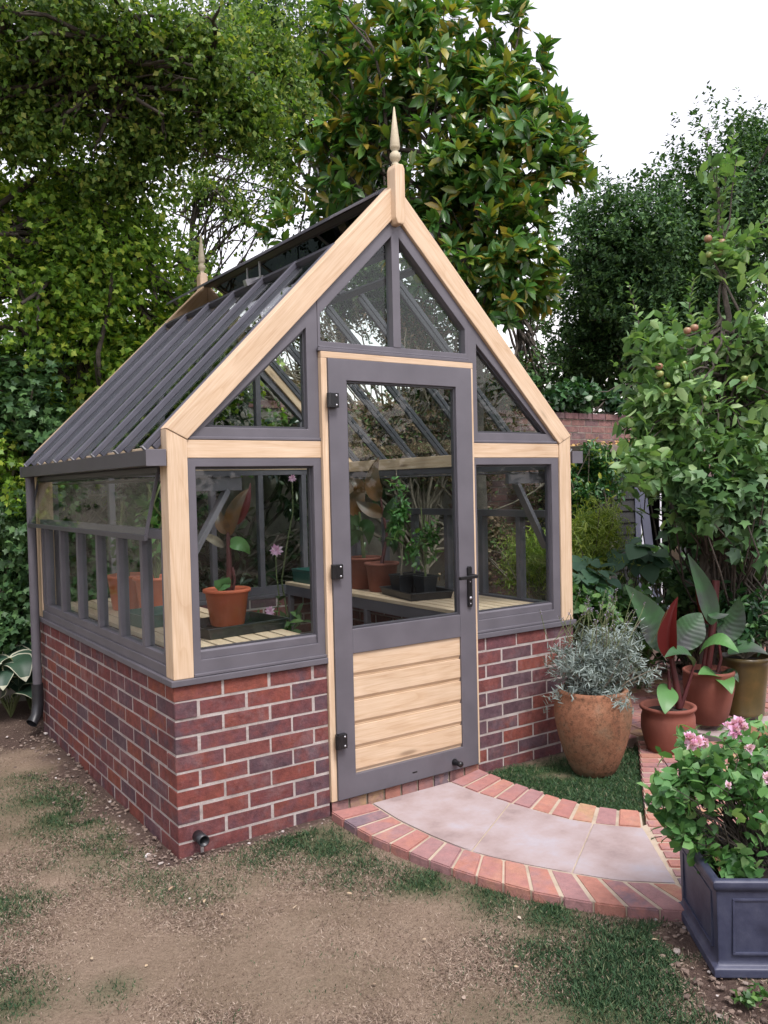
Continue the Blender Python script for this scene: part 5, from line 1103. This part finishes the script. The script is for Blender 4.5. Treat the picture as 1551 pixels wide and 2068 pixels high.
whips = [[(1310,725),(1292,660),(1270,575)],[(1405,690),(1392,620),(1402,560)],[(1462,480),(1450,400),(1424,265)],[(1455,440),(1468,340),(1482,270)],[(1480,500),(1520,470),(1560,425)],[(1375,700),(1360,650),(1345,620)],[(1470,545),(1515,490),(1551,465)],[(1454,570),(1450,460),(1447,330)],[(1460,560),(1470,490),(1490,440)],[(1452,540),(1440,470),(1425,420)],[(1340,740),(1318,700),(1300,672)],[(1430,700),(1425,650),(1436,610)],[(1510,660),(1522,600),(1512,560)],[(1545,640),(1549,580),(1540,540)],[(1330,800),(1295,775),(1268,768)],[(1340,860),(1290,850),(1252,872)],[(1350,900),(1310,905),(1270,930)]]
tp = [(np.array([b0, at(1448,1100,D5), at(1452,900,D5), at(1456,720,D5), at(1472,640,D5), at(1455,550,D5), at(1450,470,D5), at(1452,380,D5)]), [.032,.030,.027,.024,.019,.014,.010,.006])]
for w in whips:
    W_ = np.array([at(x,y,D5+.02) for x,y in w]); c_ = np.stack([np.interp(np.linspace(0,2,9),[0,1,2],W_[:,i]) for i in range(3)],1); tp.append((c_, np.linspace(.007,.003,9)))
    n = 30; tt = np.linspace(.1,2,n); q = np.stack([np.interp(tt,[0,1,2],W_[:,i]) for i in range(3)],1); ax = nrm(W_[2]-W_[0]); ph = np.arange(n)*2.4
    e1 = nrm(np.cross(ax,[.3,1,.2])); e2 = np.cross(ax,e1); d = e1*np.cos(ph)[:,None]+e2*np.sin(ph)[:,None]+ax*.75; s = np.linspace(1.1,.55,n)
    A.append(leaf_arrays(T_OVAL, q, d, np.array([0,0,1.0])+ax*.3+rng.normal(size=(n,3))*.4, .090*s*rng.uniform(.7,1.15,n), .046*s))
for p_ in tips[rng.integers(0,len(tips),70)]:
    k = at(1458, rng.uniform(640,900), D5); tp.append((curve(k, p_, .06, 7, .03), np.linspace(.011,.003,7)))
tubes('trunk', tp, BARK, AT, 7)
leaves('crown', T_OVAL, A, L_APPLE, AT)
for i, (x, y, r_) in enumerate(((1430,482,.030),(1458,490,.030),(1432,514,.027),(1452,513,.028),(1458,503,.026),(1388,668,.028),(1402,662,.029),(1333,755,.026),(1347,778,.025),(1358,795,.026),(1342,795,.026),(1331,740,.027),(1297,985,.030),(1308,983,.031),(1503,765,.026),(1516,763,.026),(1420,805,.026),(1380,735,.026))):
    c_ = at(x,y,D5-.24 if y < 950 else D5-.1) if y > 600 else at(x,y,D5-.05); r_ *= .86; bm = bmesh.new(); lathe(bm, [(0.0001,-r_*.8),(r_*.5,-r_*.86),(r_*.88,-r_*.5),(r_*1.02,0),(r_*.92,r_*.5),(r_*.55,r_*.8),(r_*.2,r_*.78),(.0001,r_*.62)], Vector(c_), 16); mk('apple', bm, APPLER if i in (0,1,5,6,11) else APPLEM, AT, smooth=True)

# unseen hedge added behind the camera to cut frontal skylight; the panes mirror it
E_ = []
for k in range(11):
    a_ = R(128+k*19); c_ = np.array([.3+9.5*math.sin(a_), -1.5+9.5*math.cos(a_), 0]); E_.append((ball(c_+np.array([0,0,1.7+.5*math.sin(k*2.1)]), 1.9, 1.9, 2.0+.6*math.sin(k*1.7)), 420))
A, tips = multi(E_, T_DIA, 9, .5, .24, .16, cf=1.6, thr=-.5, shell=.7)
o = leaves('hedge', T_DIA, A, L_OAK, None); o['kind'] = 'stuff'; tag(o, 'unseen hedge added behind the camera to dim the front light and fill reflections', 'hedge')

# ================================================================== LIGHT
w = bpy.data.worlds.new('World'); scene.world = w; w.use_nodes = True; nt = w.node_tree; bg = nt.nodes['Background']
sky = nt.nodes.new('ShaderNodeTexSky'); sky.sky_type = 'NISHITA'; sky.sun_disc = False; sky.sun_elevation = R(60); sky.air_density = 2.0; sky.dust_density = 1.0; sky.ozone_density = 1.0
SAZ = R(188)     # clockwise from +y
sky.sun_rotation = SAZ
hs = nt.nodes.new('ShaderNodeHueSaturation'); hs.inputs['Saturation'].default_value = .25; nt.links.new(sky.outputs[0], hs.inputs['Color'])
nt.links.new(mix(nt, 1.0, hs.outputs[0], (1.04, .965, 1.03), 'MULTIPLY'), bg.inputs[0]); bg.inputs[1].default_value = .11
sl = bpy.data.lights.new('sun', 'SUN'); sl.energy = 1.5; sl.angle = R(18); sl.color = (1, .945, .925); so = bpy.data.objects.new('sun', sl); COL.objects.link(so)
el = R(60); sv = Vector((math.sin(SAZ)*math.cos(el), math.cos(SAZ)*math.cos(el), math.sin(el)))
so.rotation_euler = sv.to_track_quat('Z','Y').to_euler()
vs = scene.view_settings; vs.view_transform = 'Standard'; vs.look = 'None'; vs.exposure = 1.42; vs.gamma = 1.0
c = scene.cycles; c.max_bounces = 7; c.diffuse_bounces = 3; c.glossy_bounces = 3; c.transmission_bounces = 6; c.transparent_max_bounces = 24; c.use_denoising = True
c.sample_clamp_indirect = 6.0
